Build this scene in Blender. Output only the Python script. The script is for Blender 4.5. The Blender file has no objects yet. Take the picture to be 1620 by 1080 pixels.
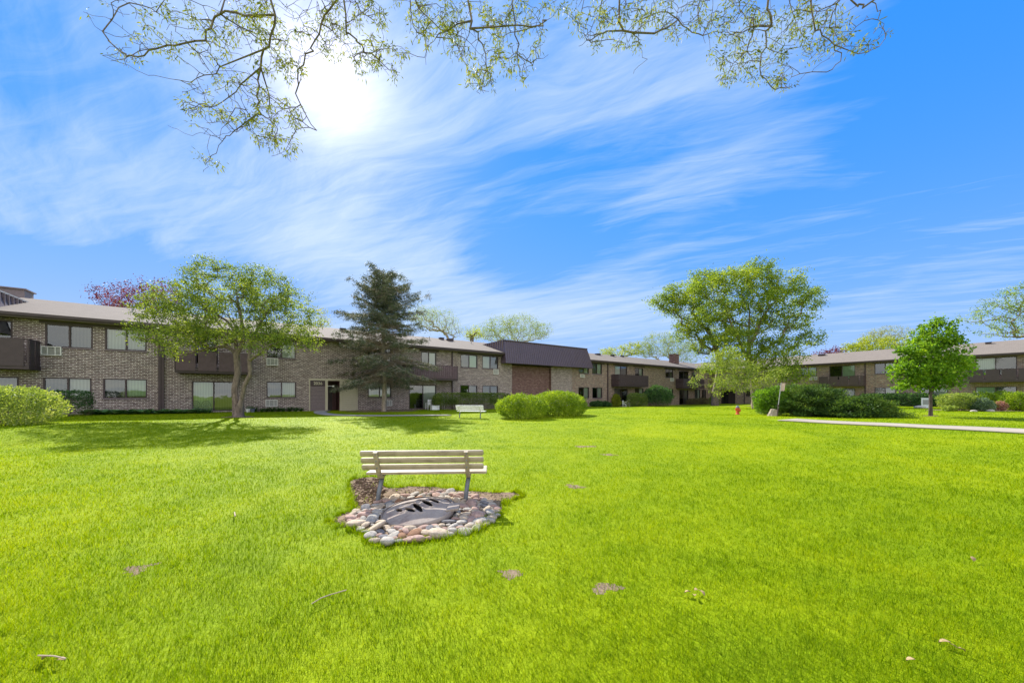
import bpy, math, random
import numpy as np
from mathutils import Vector, Matrix

rng = np.random.default_rng(7)
random.seed(7)
scene = bpy.context.scene
C = scene.collection
F = 570.0                       # focal length of the photograph in its own pixels
HZ = 625.0                      # horizon row
CAMZ = 1.6

# ------------------------------------------------------------------ camera, sky, sun, exposure
cd = bpy.data.cameras.new('camera')
cam = bpy.data.objects.new('camera', cd); C.objects.link(cam)
cam.location = (0, 0, CAMZ); cam.rotation_euler = (math.pi/2, 0, 0)
cd.sensor_width = 36; cd.lens = 36*F/1620; cd.shift_y = 85/1620
cd.clip_start = 0.05; cd.clip_end = 5000
scene.camera = cam

SUN = Vector((-0.5175, 1.0, 0.895)).normalized()
ELEV = math.asin(SUN.z); AZ = math.atan2(SUN.x, SUN.y)
sd = bpy.data.lights.new('sun', 'SUN'); sd.energy = 5.0; sd.angle = math.radians(0.5); sd.color = (1.0, 0.95, 0.86)
so = bpy.data.objects.new('sun', sd); C.objects.link(so)
so.rotation_euler = (-SUN).to_track_quat('-Z', 'Y').to_euler()
so.location = (0, 0, 60)
scene.view_settings.view_transform = 'Standard'
scene.view_settings.look = 'None'
scene.view_settings.exposure = 1.03
scene.view_settings.gamma = 1
scene.view_settings.use_curve_mapping = False

class NT:
    """tiny helper to wire shader nodes"""
    def __init__(s, tree): s.t = tree; s.n = tree.nodes; s.l = tree.links
    def node(s, kind, **kw):
        n = s.n.new(kind)
        for k, v in kw.items():
            if k == 'i':
                for kk, vv in v.items():
                    if isinstance(vv, bpy.types.NodeSocket): s.l.new(vv, n.inputs[kk])
                    else: n.inputs[kk].default_value = vv
            else: setattr(n, k, v)
        return n
    def math(s, op, a, b=0.0, c=0.0, clamp=False):
        n = s.n.new('ShaderNodeMath'); n.operation = op; n.use_clamp = clamp
        for i, v in enumerate((a, b, c)):
            if isinstance(v, bpy.types.NodeSocket): s.l.new(v, n.inputs[i])
            else: n.inputs[i].default_value = v
        return n.outputs[0]
    def vmath(s, op, a, b=(0, 0, 0)):
        n = s.n.new('ShaderNodeVectorMath'); n.operation = op
        for i, v in enumerate((a, b)):
            if isinstance(v, bpy.types.NodeSocket): s.l.new(v, n.inputs[i])
            else: n.inputs[i].default_value = v
        return n
    def ramp(s, fac, stops, interp='LINEAR'):
        n = s.n.new('ShaderNodeValToRGB'); s.l.new(fac, n.inputs[0]); r = n.color_ramp; r.interpolation = interp
        while len(r.elements) > 1: r.elements.remove(r.elements[-1])
        r.elements[0].position = stops[0][0]; r.elements[0].color = (*stops[0][1], 1) if len(stops[0][1]) == 3 else stops[0][1]
        for p, c in stops[1:]:
            e = r.elements.new(p); e.color = (*c, 1) if len(c) == 3 else c
        return n.outputs[0]
    def mix(s, f, a, b, blend='MIX'):
        n = s.n.new('ShaderNodeMix'); n.data_type = 'RGBA'; n.blend_type = blend; n.clamp_factor = True
        for k, v in ((0, f), (6, a), (7, b)):
            if isinstance(v, bpy.types.NodeSocket): s.l.new(v, n.inputs[k])
            else: n.inputs[k].default_value = v if k == 0 else (*v, 1)[:4]
        return n.outputs[2]
    def noise(s, vec, scale, detail=4, rough=.5, dist=0.0):
        n = s.n.new('ShaderNodeTexNoise'); n.inputs['Scale'].default_value = scale; n.inputs['Detail'].default_value = detail
        n.inputs['Roughness'].default_value = rough; n.inputs['Distortion'].default_value = dist
        if vec is not None: s.l.new(vec, n.inputs['Vector'])
        return n.outputs[0]
    def mapping(s, vec, scale=(1, 1, 1), rot=(0, 0, 0), loc=(0, 0, 0)):
        n = s.n.new('ShaderNodeMapping'); s.l.new(vec, n.inputs[0])
        n.inputs['Scale'].default_value = scale; n.inputs['Rotation'].default_value = rot; n.inputs['Location'].default_value = loc
        return n.outputs[0]

world = bpy.data.worlds.new('World'); scene.world = world; world.use_nodes = True
def build_world():
    w = NT(world.node_tree); w.n.clear()
    out = w.node('ShaderNodeOutputWorld'); bg = w.node('ShaderNodeBackground')
    sky = w.node('ShaderNodeTexSky', sky_type='NISHITA', sun_disc=False, sun_elevation=ELEV, sun_rotation=AZ)
    sky.air_density = 1.0; sky.dust_density = 0.15; sky.ozone_density = 2.5; sky.altitude = 200
    tc = w.node('ShaderNodeTexCoord').outputs['Generated']
    d = w.vmath('NORMALIZE', tc).outputs[0]
    sp = w.node('ShaderNodeSeparateXYZ', i={0: d})
    zz = w.math('MAXIMUM', sp.outputs[2], 0.0)
    zz = w.math('ADD', zz, 0.06)
    px = w.math('DIVIDE', sp.outputs[0], zz); py = w.math('DIVIDE', sp.outputs[1], zz)
    p = w.node('ShaderNodeCombineXYZ', i={0: px, 1: py}).outputs[0]       # a point on a flat layer of cirrus high above
    warp = w.node('ShaderNodeTexNoise', i={'Vector': p, 'Scale': 0.9, 'Detail': 3.0})
    wv = w.vmath('SCALE', w.vmath('SUBTRACT', warp.outputs['Color'], (.5, .5, .5)).outputs[0]); wv.inputs[3].default_value = 0.42
    q = w.vmath('ADD', p, wv.outputs[0]).outputs[0]
    def rotated(ang, sx, sy, v=q):
        a = w.mapping(v, rot=(0, 0, ang)); return w.mapping(a, scale=(sx, sy, 1))
    n1 = w.noise(rotated(math.radians(38), .55, 2.6), 1.6, 9, .62, .4)
    n2 = w.noise(rotated(math.radians(20), .9, 6.0), 2.2, 8, .65, .6)
    n3 = w.noise(q, .55, 4, .5)
    # broad cirrus banks and clear gaps, given where they stand in the layer
    def blob(cx, cy, rx, ry, ang):
        v = w.vmath('SUBTRACT', q, (cx, cy, 0)).outputs[0]
        v = w.mapping(v, rot=(0, 0, -ang)); v = w.mapping(v, scale=(1/rx, 1/ry, 1))
        return w.math('EXPONENT', w.math('MULTIPLY', w.math('POWER', w.vmath('LENGTH', v).outputs['Value'], 2.6), -1.0))
    gaps = None
    for b in CLEAR:
        g = w.math('MULTIPLY', blob(*b[:5]), b[5]); gaps = g if gaps is None else w.math('ADD', gaps, g)
    banks = None
    for b in BANKS:
        g = w.math('MULTIPLY', blob(*b[:5]), b[5]); banks = g if banks is None else w.math('ADD', banks, g)
    base = w.math('ADD', w.math('MULTIPLY', w.math('SUBTRACT', n1, .5), 1.15), w.math('MULTIPLY', w.math('MULTIPLY', w.math('SUBTRACT', n2, .5), .85), w.math('ADD', .25, w.math('MULTIPLY', sp.outputs[2], 1.6), clamp=True)))
    base = w.math('ADD', base, w.math('MULTIPLY', w.math('SUBTRACT', n3, .5), .6))
    base = w.math('ADD', base, w.math('ADD', banks, .44)); base = w.math('SUBTRACT', base, gaps)
    dens = w.ramp(base, [(0.0, (0, 0, 0)), (.25, (.10, .10, .10)), (.55, (.42, .42, .42)), (.85, (.72, .72, .72)), (1.0, (.82, .82, .82))], 'B_SPLINE')
    low = w.math('MULTIPLY', w.math('EXPONENT', w.math('MULTIPLY', sp.outputs[2], -5.5)), .68, clamp=True)   # milky air near the horizon
    dens = w.math('MAXIMUM', dens, low)
    # thin cirrus scatters sunlight forward, so it is brightest towards the sun
    dt = w.math('MAXIMUM', w.vmath('DOT_PRODUCT', d, tuple(SUN)).outputs['Value'], 0.0)
    f1 = w.math('POWER', dt, 14.0); f2 = w.math('POWER', dt, 34.0); f3 = w.math('POWER', dt, 210.0)
    fwd = w.math('ADD', w.math('MULTIPLY', f1, .06), w.math('ADD', w.math('MULTIPLY', f2, .06), w.math('MULTIPLY', f3, .5)))
    # unseen bright cloud deck behind the camera, added to lift the shaded facades
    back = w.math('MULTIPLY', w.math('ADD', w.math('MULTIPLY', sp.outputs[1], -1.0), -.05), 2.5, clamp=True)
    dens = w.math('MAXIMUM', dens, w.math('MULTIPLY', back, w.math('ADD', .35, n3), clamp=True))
    cb = w.math('MULTIPLY', w.math('ADD', w.math('ADD', 1.0, w.math('MULTIPLY', back, BACK_FILL)), fwd), CLOUD)
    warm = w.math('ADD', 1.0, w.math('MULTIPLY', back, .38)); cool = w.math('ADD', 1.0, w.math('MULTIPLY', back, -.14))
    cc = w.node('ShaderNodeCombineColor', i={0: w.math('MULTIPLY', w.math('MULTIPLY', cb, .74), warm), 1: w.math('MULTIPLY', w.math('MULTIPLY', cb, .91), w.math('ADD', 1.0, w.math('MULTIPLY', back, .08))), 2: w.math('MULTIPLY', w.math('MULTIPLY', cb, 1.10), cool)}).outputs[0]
    # hazy white light near the sun is held down and the blue of the clear air kept
    sr = w.node('ShaderNodeSeparateColor', i={0: sky.outputs[0]})
    tint = w.node('ShaderNodeCombineColor', i={0: w.math('MINIMUM', w.math('MULTIPLY', w.math('POWER', sr.outputs[0], 1.33), .098), .85), 1: w.math('MULTIPLY', w.math('POWER', sr.outputs[1], .315), .86),
                                               2: w.math('MULTIPLY', w.math('POWER', sr.outputs[2], .03), 3.3)}).outputs[0]
    aur = w.math('ADD', w.math('MULTIPLY', f2, .5), w.math('MULTIPLY', f3, 1.5))
    aurc = w.node('ShaderNodeCombineColor', i={0: w.math('MULTIPLY', aur, 1.35), 1: aur, 2: w.math('MULTIPLY', aur, .7)}).outputs[0]
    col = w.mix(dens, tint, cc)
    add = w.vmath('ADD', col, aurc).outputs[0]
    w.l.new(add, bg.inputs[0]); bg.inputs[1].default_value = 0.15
    w.l.new(bg.outputs[0], out.inputs[0])
CLOUD = 3.0; BACK_FILL = 0.88
def lay(px, py):   # a direction of the photograph as a point of the cirrus layer
    x, y, z = (px-810)/F, 1.0, (HZ-py)/F
    L = math.sqrt(x*x+y*y+z*z); z = max(z/L, 0)+.06
    return x/L/z, y/L/z
CLEAR = []
BANKS = []
def clr(px, py, rx, ry, ang, s): CLEAR.append((*lay(px, py), rx, ry, math.radians(ang), s))
def bank(px, py, rx, ry, ang, s): BANKS.append((*lay(px, py), rx, ry, math.radians(ang), s))
clr(1560, 90, .42, .7, 0, .75); clr(1640, 230, .5, .5, 0, .4)
clr(850, 410, .45, .75, 0, .55); clr(80, 440, 1.8, .7, 35, .7); clr(60, 60, .35, .35, 0, .3)
clr(900, 245, .5, .16, -10, .32); clr(1250, 400, 1.0, .6, 0, .2)
bank(1330, 230, .55, .3, 40, .28); bank(560, 400, .7, .5, 20, .3); bank(760, 500, 2.6, 1.2, 0, .45)
bank(470, 150, .4, .4, 0, .08); bank(1050, 170, .8, .35, 10, .2); bank(180, 300, .7, .5, 0, .04)
build_world()

# ------------------------------------------------------------------ mesh helpers
def tag(o, label=None, cat=None, group=None, kind=None):
    if label: o['label'] = label
    if cat: o['category'] = cat
    if group: o['group'] = group
    if kind: o['kind'] = kind
    return o
def link_mesh(name, me, mat=None, parent=None):
    o = bpy.data.objects.new(name, me); C.objects.link(o)
    if mat is not None:
        for m in (mat if isinstance(mat, (list, tuple)) else [mat]): me.materials.append(m)
    if parent is not None: o.parent = parent
    return o
def np_mesh(name, V, Q=None, T=None, smooth=False, qm=None, tm=None):
    """mesh out of numpy arrays: vertices, quads, triangles"""
    me = bpy.data.meshes.new(name); V = np.asarray(V, np.float32)
    nq = 0 if Q is None else len(Q); nt = 0 if T is None else len(T)
    me.vertices.add(len(V)); me.vertices.foreach_set('co', V.ravel())
    idx = []
    if nq: idx.append(np.asarray(Q, np.int32).ravel())
    if nt: idx.append(np.asarray(T, np.int32).ravel())
    idx = np.concatenate(idx)
    me.loops.add(len(idx)); me.loops.foreach_set('vertex_index', idx)
    me.polygons.add(nq+nt)
    st = np.concatenate([np.arange(nq)*4, nq*4+np.arange(nt)*3]).astype(np.int32)
    me.polygons.foreach_set('loop_start', st)
    if smooth: me.polygons.foreach_set('use_smooth', np.ones(nq+nt, bool))
    if qm is not None or tm is not None:
        mi = np.concatenate([np.zeros(nq, np.int32) if qm is None else qm, np.zeros(nt, np.int32) if tm is None else tm]).astype(np.int32)
        me.polygons.foreach_set('material_index', mi)
    me.update(calc_edges=True); me.validate()
    return me
class MB:
    def __init__(s): s.v = []; s.f = []
    def box(s, x0, x1, y0, y1, z0, z1, M=None):
        b = len(s.v)
        vs = [(x0,y0,z0),(x1,y0,z0),(x1,y1,z0),(x0,y1,z0),(x0,y0,z1),(x1,y0,z1),(x1,y1,z1),(x0,y1,z1)]
        if M is not None: vs = [tuple(M @ Vector(v)) for v in vs]
        s.v += vs
        s.f += [tuple(b+i for i in f) for f in ((0,3,2,1),(4,5,6,7),(0,1,5,4),(1,2,6,5),(2,3,7,6),(3,0,4,7))]
        return s
    def quad(s, *p):
        b = len(s.v); s.v += [tuple(q) for q in p]; s.f.append(tuple(range(b, b+len(p)))); return s
    def prism(s, pts, a, bb, axis='y'):
        """extrude a polygon of (u,w) points along an axis"""
        n = len(pts); b = len(s.v)
        mk = {'y': lambda u, w, t: (u, t, w), 'x': lambda u, w, t: (t, u, w), 'z': lambda u, w, t: (u, w, t)}[axis]
        s.v += [mk(u, w, a) for u, w in pts]+[mk(u, w, bb) for u, w in pts]
        s.f.append(tuple(b+i for i in range(n))); s.f.append(tuple(b+n+i for i in reversed(range(n))))
        for i in range(n):
            j = (i+1) % n; s.f.append((b+i, b+n+i, b+n+j, b+j))
        return s
    def tube(s, pts, r, n=8, caps=True):
        pts = [Vector(p) for p in pts]; b = len(s.v); R = r if isinstance(r, (list, tuple)) else [r]*len(pts)
        for i, p in enumerate(pts):
            d = (pts[min(i+1, len(pts)-1)]-pts[max(i-1, 0)]).normalized()
            u = d.cross(Vector((0, 0, 1)));  u = Vector((1, 0, 0)) if u.length < 1e-3 else u.normalized()
            w = d.cross(u).normalized()
            for k in range(n):
                a = 2*math.pi*k/n; s.v.append(tuple(p+(u*math.cos(a)+w*math.sin(a))*R[i]))
        for i in range(len(pts)-1):
            for k in range(n):
                k2 = (k+1) % n; s.f.append((b+i*n+k, b+i*n+k2, b+(i+1)*n+k2, b+(i+1)*n+k))
        if caps:
            s.f.append(tuple(b+k for k in reversed(range(n)))); s.f.append(tuple(b+(len(pts)-1)*n+k for k in range(n)))
        return s
    def lathe(s, prof, n=16, c=(0, 0, 0), axis='z'):
        b = len(s.v)
        for r, z in prof:
            for k in range(n):
                a = 2*math.pi*k/n; x, y = r*math.cos(a), r*math.sin(a)
                p = (x, y, z) if axis == 'z' else ((z, x, y) if axis == 'x' else (x, z, y))
                s.v.append((p[0]+c[0], p[1]+c[1], p[2]+c[2]))
        for i in range(len(prof)-1):
            for k in range(n):
                k2 = (k+1) % n; s.f.append((b+i*n+k, b+i*n+k2, b+(i+1)*n+k2, b+(i+1)*n+k))
        return s
    def build(s, name, mat, parent=None, bevel=0, smooth=False):
        me = bpy.data.meshes.new(name); me.from_pydata(s.v, [], s.f); me.update()
        if smooth: me.polygons.foreach_set('use_smooth', np.ones(len(me.polygons), bool))
        o = link_mesh(name, me, mat, parent)
        if bevel:
            m = o.modifiers.new('bevel', 'BEVEL'); m.width = bevel; m.segments = 3; m.limit_method = 'ANGLE'
        return o
def empty(name, loc=(0, 0, 0), rz=0, label=None, cat=None, group=None, kind=None):
    o = bpy.data.objects.new(name, None); C.objects.link(o); o.location = loc; o.rotation_euler = (0, 0, rz)
    return tag(o, label, cat, group, kind)

# ------------------------------------------------------------------ materials
def new_mat(name):
    m = bpy.data.materials.new(name); m.use_nodes = True; t = NT(m.node_tree); t.n.clear()
    out = t.node('ShaderNodeOutputMaterial'); return m, t, out
def obj_co(t): return t.node('ShaderNodeTexCoord').outputs['Object']
def plain(name, col, rough=.6, var=.25, scale=6, metal=0, bump=.0, spec=.4, dark=None, bscale=60):
    """a surface with blotchy wear so that nothing is one flat colour"""
    m, t, out = new_mat(name); co = obj_co(t)
    n = t.noise(co, scale, 6, .6); n2 = t.noise(co, scale*9, 3, .6)
    f = t.math('ADD', t.math('MULTIPLY', n, .65), t.math('MULTIPLY', n2, .35))
    lo = tuple(c*(1-var) for c in col) if dark is None else dark; hi = tuple(min(1, c*(1+var)) for c in col)
    c = t.ramp(f, [(.3, lo), (.5, col), (.7, hi)])
    b = t.node('ShaderNodeBsdfPrincipled', i={'Base Color': c, 'Roughness': rough, 'Metallic': metal, 'Specular IOR Level': spec})
    if bump:
        bp = t.node('ShaderNodeBump', i={'Strength': bump, 'Distance': .01, 'Height': t.noise(co, bscale, 4, .6)})
        t.l.new(bp.outputs[0], b.inputs['Normal'])
    t.l.new(b.outputs[0], out.inputs[0]); return m
def brick(name, c1, c2, mortar, red=None):
    m, t, out = new_mat(name); co = obj_co(t)
    s = t.node('ShaderNodeSeparateXYZ', i={0: co})
    u = t.math('ADD', s.outputs[0], s.outputs[1])
    v = t.node('ShaderNodeCombineXYZ', i={0: u, 1: s.outputs[2]}).outputs[0]
    wob = t.node('ShaderNodeTexNoise', i={'Vector': v, 'Scale': 14.0, 'Detail': 2.0})
    wv = t.vmath('SCALE', t.vmath('SUBTRACT', wob.outputs['Color'], (.5, .5, .5)).outputs[0]); wv.inputs[3].default_value = .028
    v2 = t.vmath('ADD', v, wv.outputs[0]).outputs[0]
    b = t.node('ShaderNodeTexBrick', offset=.5, i={'Vector': v2, 'Color1': (*c1, 1), 'Color2': (*c2, 1), 'Mortar': (*mortar, 1),
        'Scale': 1.0, 'Mortar Size': .017, 'Mortar Smooth': .2, 'Bias': 0.0, 'Brick Width': .27, 'Row Height': .098})
    # weeping mortar and whitewashed bricks: pale smears that follow the joints
    sm = t.noise(t.mapping(v, scale=(9, 16, 1)), 1.0, 3, .65)
    pale = t.math('MULTIPLY', t.math('SUBTRACT', sm, .50), 6.0, clamp=True)
    big = t.noise(v, .6, 3, .5)
    pale = t.math('MULTIPLY', pale, t.math('ADD', .28, big), clamp=True)
    col = t.mix(t.math('MULTIPLY', pale, .75), b.outputs[0], mortar)
    dk = t.math('MULTIPLY', t.math('SUBTRACT', t.noise(t.mapping(v, scale=(4, 11, 1)), 1.0, 2, .5), .52), 3.0, clamp=True)
    col = t.mix(t.math('MULTIPLY', dk, .65), col, tuple(x*.35 for x in c1))
    pm = t.noise(t.mapping(v, scale=(2.2, 5.5, 1), loc=(3, 7, 0)), 1.0, 4, .7)
    col = t.mix(t.math('MULTIPLY', t.math('SUBTRACT', pm, .47), 5.0, clamp=True), t.mix(1.0, col, (.62, .60, .62), 'MULTIPLY'), col)
    if red:
        rr = t.math('MULTIPLY', t.math('SUBTRACT', t.noise(t.mapping(v, scale=(3.7, 10, 1), loc=(5, 3, 0)), 1.0, 1, .5), .56), 7.0, clamp=True)
        col = t.mix(t.math('MULTIPLY', rr, .7), col, red)
    stain = t.noise(t.mapping(v, scale=(.5, .12, 1)), 1.0, 4, .6)
    col = t.mix(t.math('MULTIPLY', t.math('SUBTRACT', stain, .45), 1.2, clamp=True), col, t.mix(1.0, col, (.6, .56, .5), 'MULTIPLY'))
    bp = t.node('ShaderNodeBump', i={'Strength': .7, 'Distance': .012, 'Height': t.math('ADD', t.math('MULTIPLY', b.outputs['Fac'], -1.0), t.math('MULTIPLY', pale, .8))})
    p = t.node('ShaderNodeBsdfPrincipled', i={'Base Color': col, 'Roughness': .95, 'Specular IOR Level': .08, 'Normal': bp.outputs[0]})
    t.l.new(p.outputs[0], out.inputs[0]); return m
def leafmat(name, cols, trans=.45, rough=.55, clump=.8, var=.9, spec=.14, tcol=None):
    """leaves: colour differs leaf by leaf and clump by clump, light comes through them"""
    m, t, out = new_mat(name); co = obj_co(t)
    rnd = t.node('ShaderNodeNewGeometry').outputs['Random Per Island']
    n = t.noise(co, clump, 3, .55)
    f = t.math('ADD', t.math('MULTIPLY', rnd, .45*var), t.math('MULTIPLY', n, 1.1))
    f = t.math('SUBTRACT', f, .25)
    k = len(cols); c = t.ramp(f, [(.12+.76*i/(k-1), cols[i]) for i in range(k)])
    p = t.node('ShaderNodeBsdfPrincipled', i={'Base Color': c, 'Roughness': rough, 'Specular IOR Level': spec})
    tc = t.mix(1.0, c, tcol or (1.5, 1.35, .6), 'MULTIPLY')
    tr = t.node('ShaderNodeBsdfTranslucent', i={'Color': tc})
    mx = t.node('ShaderNodeMixShader', i={0: trans, 1: p.outputs[0], 2: tr.outputs[0]})
    t.l.new(mx.outputs[0], out.inputs[0]); return m
def barkmat(name, c1, c2, s=14):
    m, t, out = new_mat(name); co = obj_co(t)
    v = t.mapping(co, scale=(1, 1, .22))
    n = t.noise(v, s, 6, .7, .6)
    c = t.ramp(n, [(.32, c1), (.62, c2), (.8, tuple(min(1, x*1.3) for x in c2))])
    bp = t.node('ShaderNodeBump', i={'Strength': .8, 'Distance': .03, 'Height': n})
    p = t.node('ShaderNodeBsdfPrincipled', i={'Base Color': c, 'Roughness': .92, 'Specular IOR Level': .15, 'Normal': bp.outputs[0]})
    t.l.new(p.outputs[0], out.inputs[0]); return m
def glassmat():
    m, t, out = new_mat('window_glass'); co = obj_co(t)
    bp = t.node('ShaderNodeBump', i={'Strength': .12, 'Distance': .02, 'Height': t.noise(co, 1.3, 2, .5)})
    g = t.node('ShaderNodeBsdfGlossy', i={'Color': (.95, 1, .97, 1), 'Roughness': .015, 'Normal': bp.outputs[0]})
    tr = t.node('ShaderNodeBsdfTransparent', i={'Color': (.72, .78, .75, 1)})
    fr = t.node('ShaderNodeFresnel', i={'IOR': 1.6})
    f = t.math('ADD', t.math('MULTIPLY', fr.outputs[0], 1.3), .05, clamp=True)
    mx = t.node('ShaderNodeMixShader', i={0: f, 1: tr.outputs[0], 2: g.outputs[0]})
    t.l.new(mx.outputs[0], out.inputs[0]); return m
def shingles(name, c):
    m, t, out = new_mat(name); co = obj_co(t)
    b = t.node('ShaderNodeTexBrick', offset=.5, i={'Vector': co, 'Color1': (*[x*.86 for x in c], 1), 'Color2': (*[x*1.12 for x in c], 1),
        'Mortar': (*[x*.55 for x in c], 1), 'Scale': 1.0, 'Mortar Size': .008, 'Brick Width': .30, 'Row Height': .14})
    n = t.noise(co, .5, 5, .6); g = t.noise(co, 45, 2, .6)
    col = t.mix(t.math('MULTIPLY', n, .5), b.outputs[0], tuple(x*1.25 for x in c))
    col = t.mix(t.math('MULTIPLY', g, .5), col, tuple(x*.7 for x in c))
    p = t.node('ShaderNodeBsdfPrincipled', i={'Base Color': col, 'Roughness': .95, 'Specular IOR Level': .15})
    t.l.new(p.outputs[0], out.inputs[0]); return m
def curtainmat(name, c):
    m, t, out = new_mat(name); co = obj_co(t)
    w = t.node('ShaderNodeTexWave', wave_type='BANDS', bands_direction='X', i={'Vector': co, 'Scale': 2.2, 'Distortion': 1.2, 'Detail': 1.0})
    col = t.mix(t.math('MULTIPLY', w.outputs['Fac'], .5), c, tuple(x*.62 for x in c))
    p = t.node('ShaderNodeBsdfPrincipled', i={'Base Color': col, 'Roughness': .9})
    t.l.new(p.outputs[0], out.inputs[0]); return m

M = {}
M['brick'] = brick('brown_brick', (.132, .086, .076), (.255, .178, .158), (.72, .66, .61))
M['brick_far'] = brick('tan_brown_brick', (.155, .112, .088), (.31, .225, .17), (.56, .49, .41), red=(.36, .18, .14))
M['brick_red'] = brick('red_brick', (.17, .09, .08), (.27, .15, .135), (.36, .25, .23))
M['brown'] = plain('dark_brown_paint', (.058, .039, .043), .55, .2, 3, bump=.1)
M['brown2'] = plain('plum_brown_boards', (.115, .072, .085), .6, .25, 4, bump=.2)
M['dark'] = plain('dark_interior', (.02, .02, .022), .9, .3)
M['roof'] = shingles('roof_shingles', (.20, .172, .148))
M['soffit'] = plain('soffit', (.20, .16, .13), .8)
M['white'] = plain('white_metal', (.68, .67, .64), .5, .12, 5)
M['cream'] = plain('cream_siding', (.46, .42, .32), .7, .1, 2)
M['greymetal'] = plain('grey_metal', (.32, .32, .31), .5, .2, 8)
M['mansard'] = plain('mansard_metal', (.088, .062, .080), .4, .12, 1.2, spec=.5)
M['louver'] = plain('grey_brown_boards', (.19, .15, .16), .6, .25, 8, bump=.2)
M['glass'] = glassmat()
M['curt_white'] = curtainmat('white_blind', (.60, .62, .57))
M['curt_green'] = curtainmat('pale_green_curtain', (.52, .66, .48))
M['curt_grey'] = curtainmat('grey_curtain', (.15, .15, .155))
M['concrete'] = plain('concrete', (.32, .285, .235), .95, .22, .9, bump=.15, spec=.05)
M['concrete_dim'] = plain('old_concrete', (.30, .28, .26), .95, .2, 1.2, bump=.15, spec=.05)
M['slat'] = None

# ------------------------------------------------------------------ the lie of the land
AD = np.array([.8165, .5774]); AC = 39.2               # left range: direction of its front, Y = AC + .7071 X
ED = np.array([.5774, -.8165]); EC = 114.4             # right range: Y = EC - 1.4142 X
def A_xy(px):
    u = (px-810)/F; Y = AC/(1-.7071*u); return u*Y, Y
def E_xy(px):
    u = (px-810)/F; Y = EC/(1+1.4142*u); return u*Y, Y
CORNER = ((EC-AC)/(.7071+1.4142),); CORNER = (CORNER[0], AC+.7071*CORNER[0])
cps = []
def cp(px, py, Y): cps.append(((px-810)/F*Y, Y, CAMZ-(py-HZ)*Y/F))
for x in (-14, -9, -5, -2.5, 0, 2.5, 5, 9, 14):
    for y in (-8, -3, 1.5, 4): cps.append((x, y, 0.0))
cps += [(-2.2, 5.4, .03), (-.6, 5.4, -.03), (1.5, 6, 0), (-6, 7, .02), (-12, 8, .10), (6, 7.5, .03), (0, 9, 0), (4, 11, .03), (-4, 12, .06), (-9, 12, .16), (9, 10, .12), (13, 9, .2)]
cps += [(-30, 8, .45), (-30, 0, .4), (30, 0, .4), (20, 3, .25)]
for px, z in ((-150, .5), (0, .5), (150, .48), (340, .44), (450, .40), (520, .34), (640, .31), (740, .26), (830, .2), (980, .03), (1060, .03), (1110, .05)):
    x, y = A_xy(px); cps.append((x+.5, y-.7, z)); cps.append((x-2, y+8, z))
for px, z in ((1160, .12), (1200, .2), (1300, .25), (1380, .26), (1450, .22), (1550, .3), (1650, .4)):
    x, y = E_xy(px); cps.append((x-.7, y-.5, z)); cps.append((x+6, y+4, z))
cp(137, 664, 17); cp(260, 664, 18); cp(377, 660, 20); cp(500, 661, 20.5); cp(620, 660, 21.5); cp(742, 661, 22); cp(800, 664, 21.5); cp(35, 672, 13.5)
cp(880, 660, 24); cp(925, 652, 28.5); cp(1050, 645, 33); cp(980, 647, 31); cp(1120, 647, 33); cp(1167, 656, 26); cp(1230, 657.5, 22); cp(1190, 645, 40)
cp(1000, 655, 24); cp(1260, 662, 19); cp(1300, 660, 22); cp(1380, 659, 21); cp(1472, 657.5, 20.5); cp(1560, 651, 24); cp(1640, 651, 24)
cp(1450, 672, 15.2); cp(1620, 680, 12.6); cp(1300, 667, 17.6); cp(1150, 668, 17)
cps += [(400, 400, .4), (-400, 400, .4), (400, -300, .2), (-400, -300, .2), (0, 600, .4), (0, -60, 0), (60, 20, .5), (-60, 20, .5)]
CP = np.array(cps)
def ground(x, y):
    x = np.atleast_1d(np.asarray(x, float)); y = np.atleast_1d(np.asarray(y, float)); out = np.empty(len(x))
    for i in range(0, len(x), 20000):
        dx = x[i:i+20000, None]-CP[None, :, 0]; dy = y[i:i+20000, None]-CP[None, :, 1]
        sc = 1.2+.06*np.abs(CP[None, :, 1])
        w = 1/(dx*dx+dy*dy+sc*sc)**2.2
        out[i:i+20000] = (w*CP[None, :, 2]).sum(1)/w.sum(1)
    return out
def gz(x, y): return float(ground([x], [y])[0])
def at(px, Y, dz=0.0):
    x = (px-810)/F*Y; return Vector((x, Y, gz(x, Y)+dz))
def on_ground(px, py):
    """where the ray through a spot of the lawn meets the ground"""
    u = (px-810)/F; k = (py-HZ)/F; Y = 1.5/k
    for _ in range(30): Y += .7*((CAMZ-gz(u*Y, Y))/k-Y)
    return u*Y, Y

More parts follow.
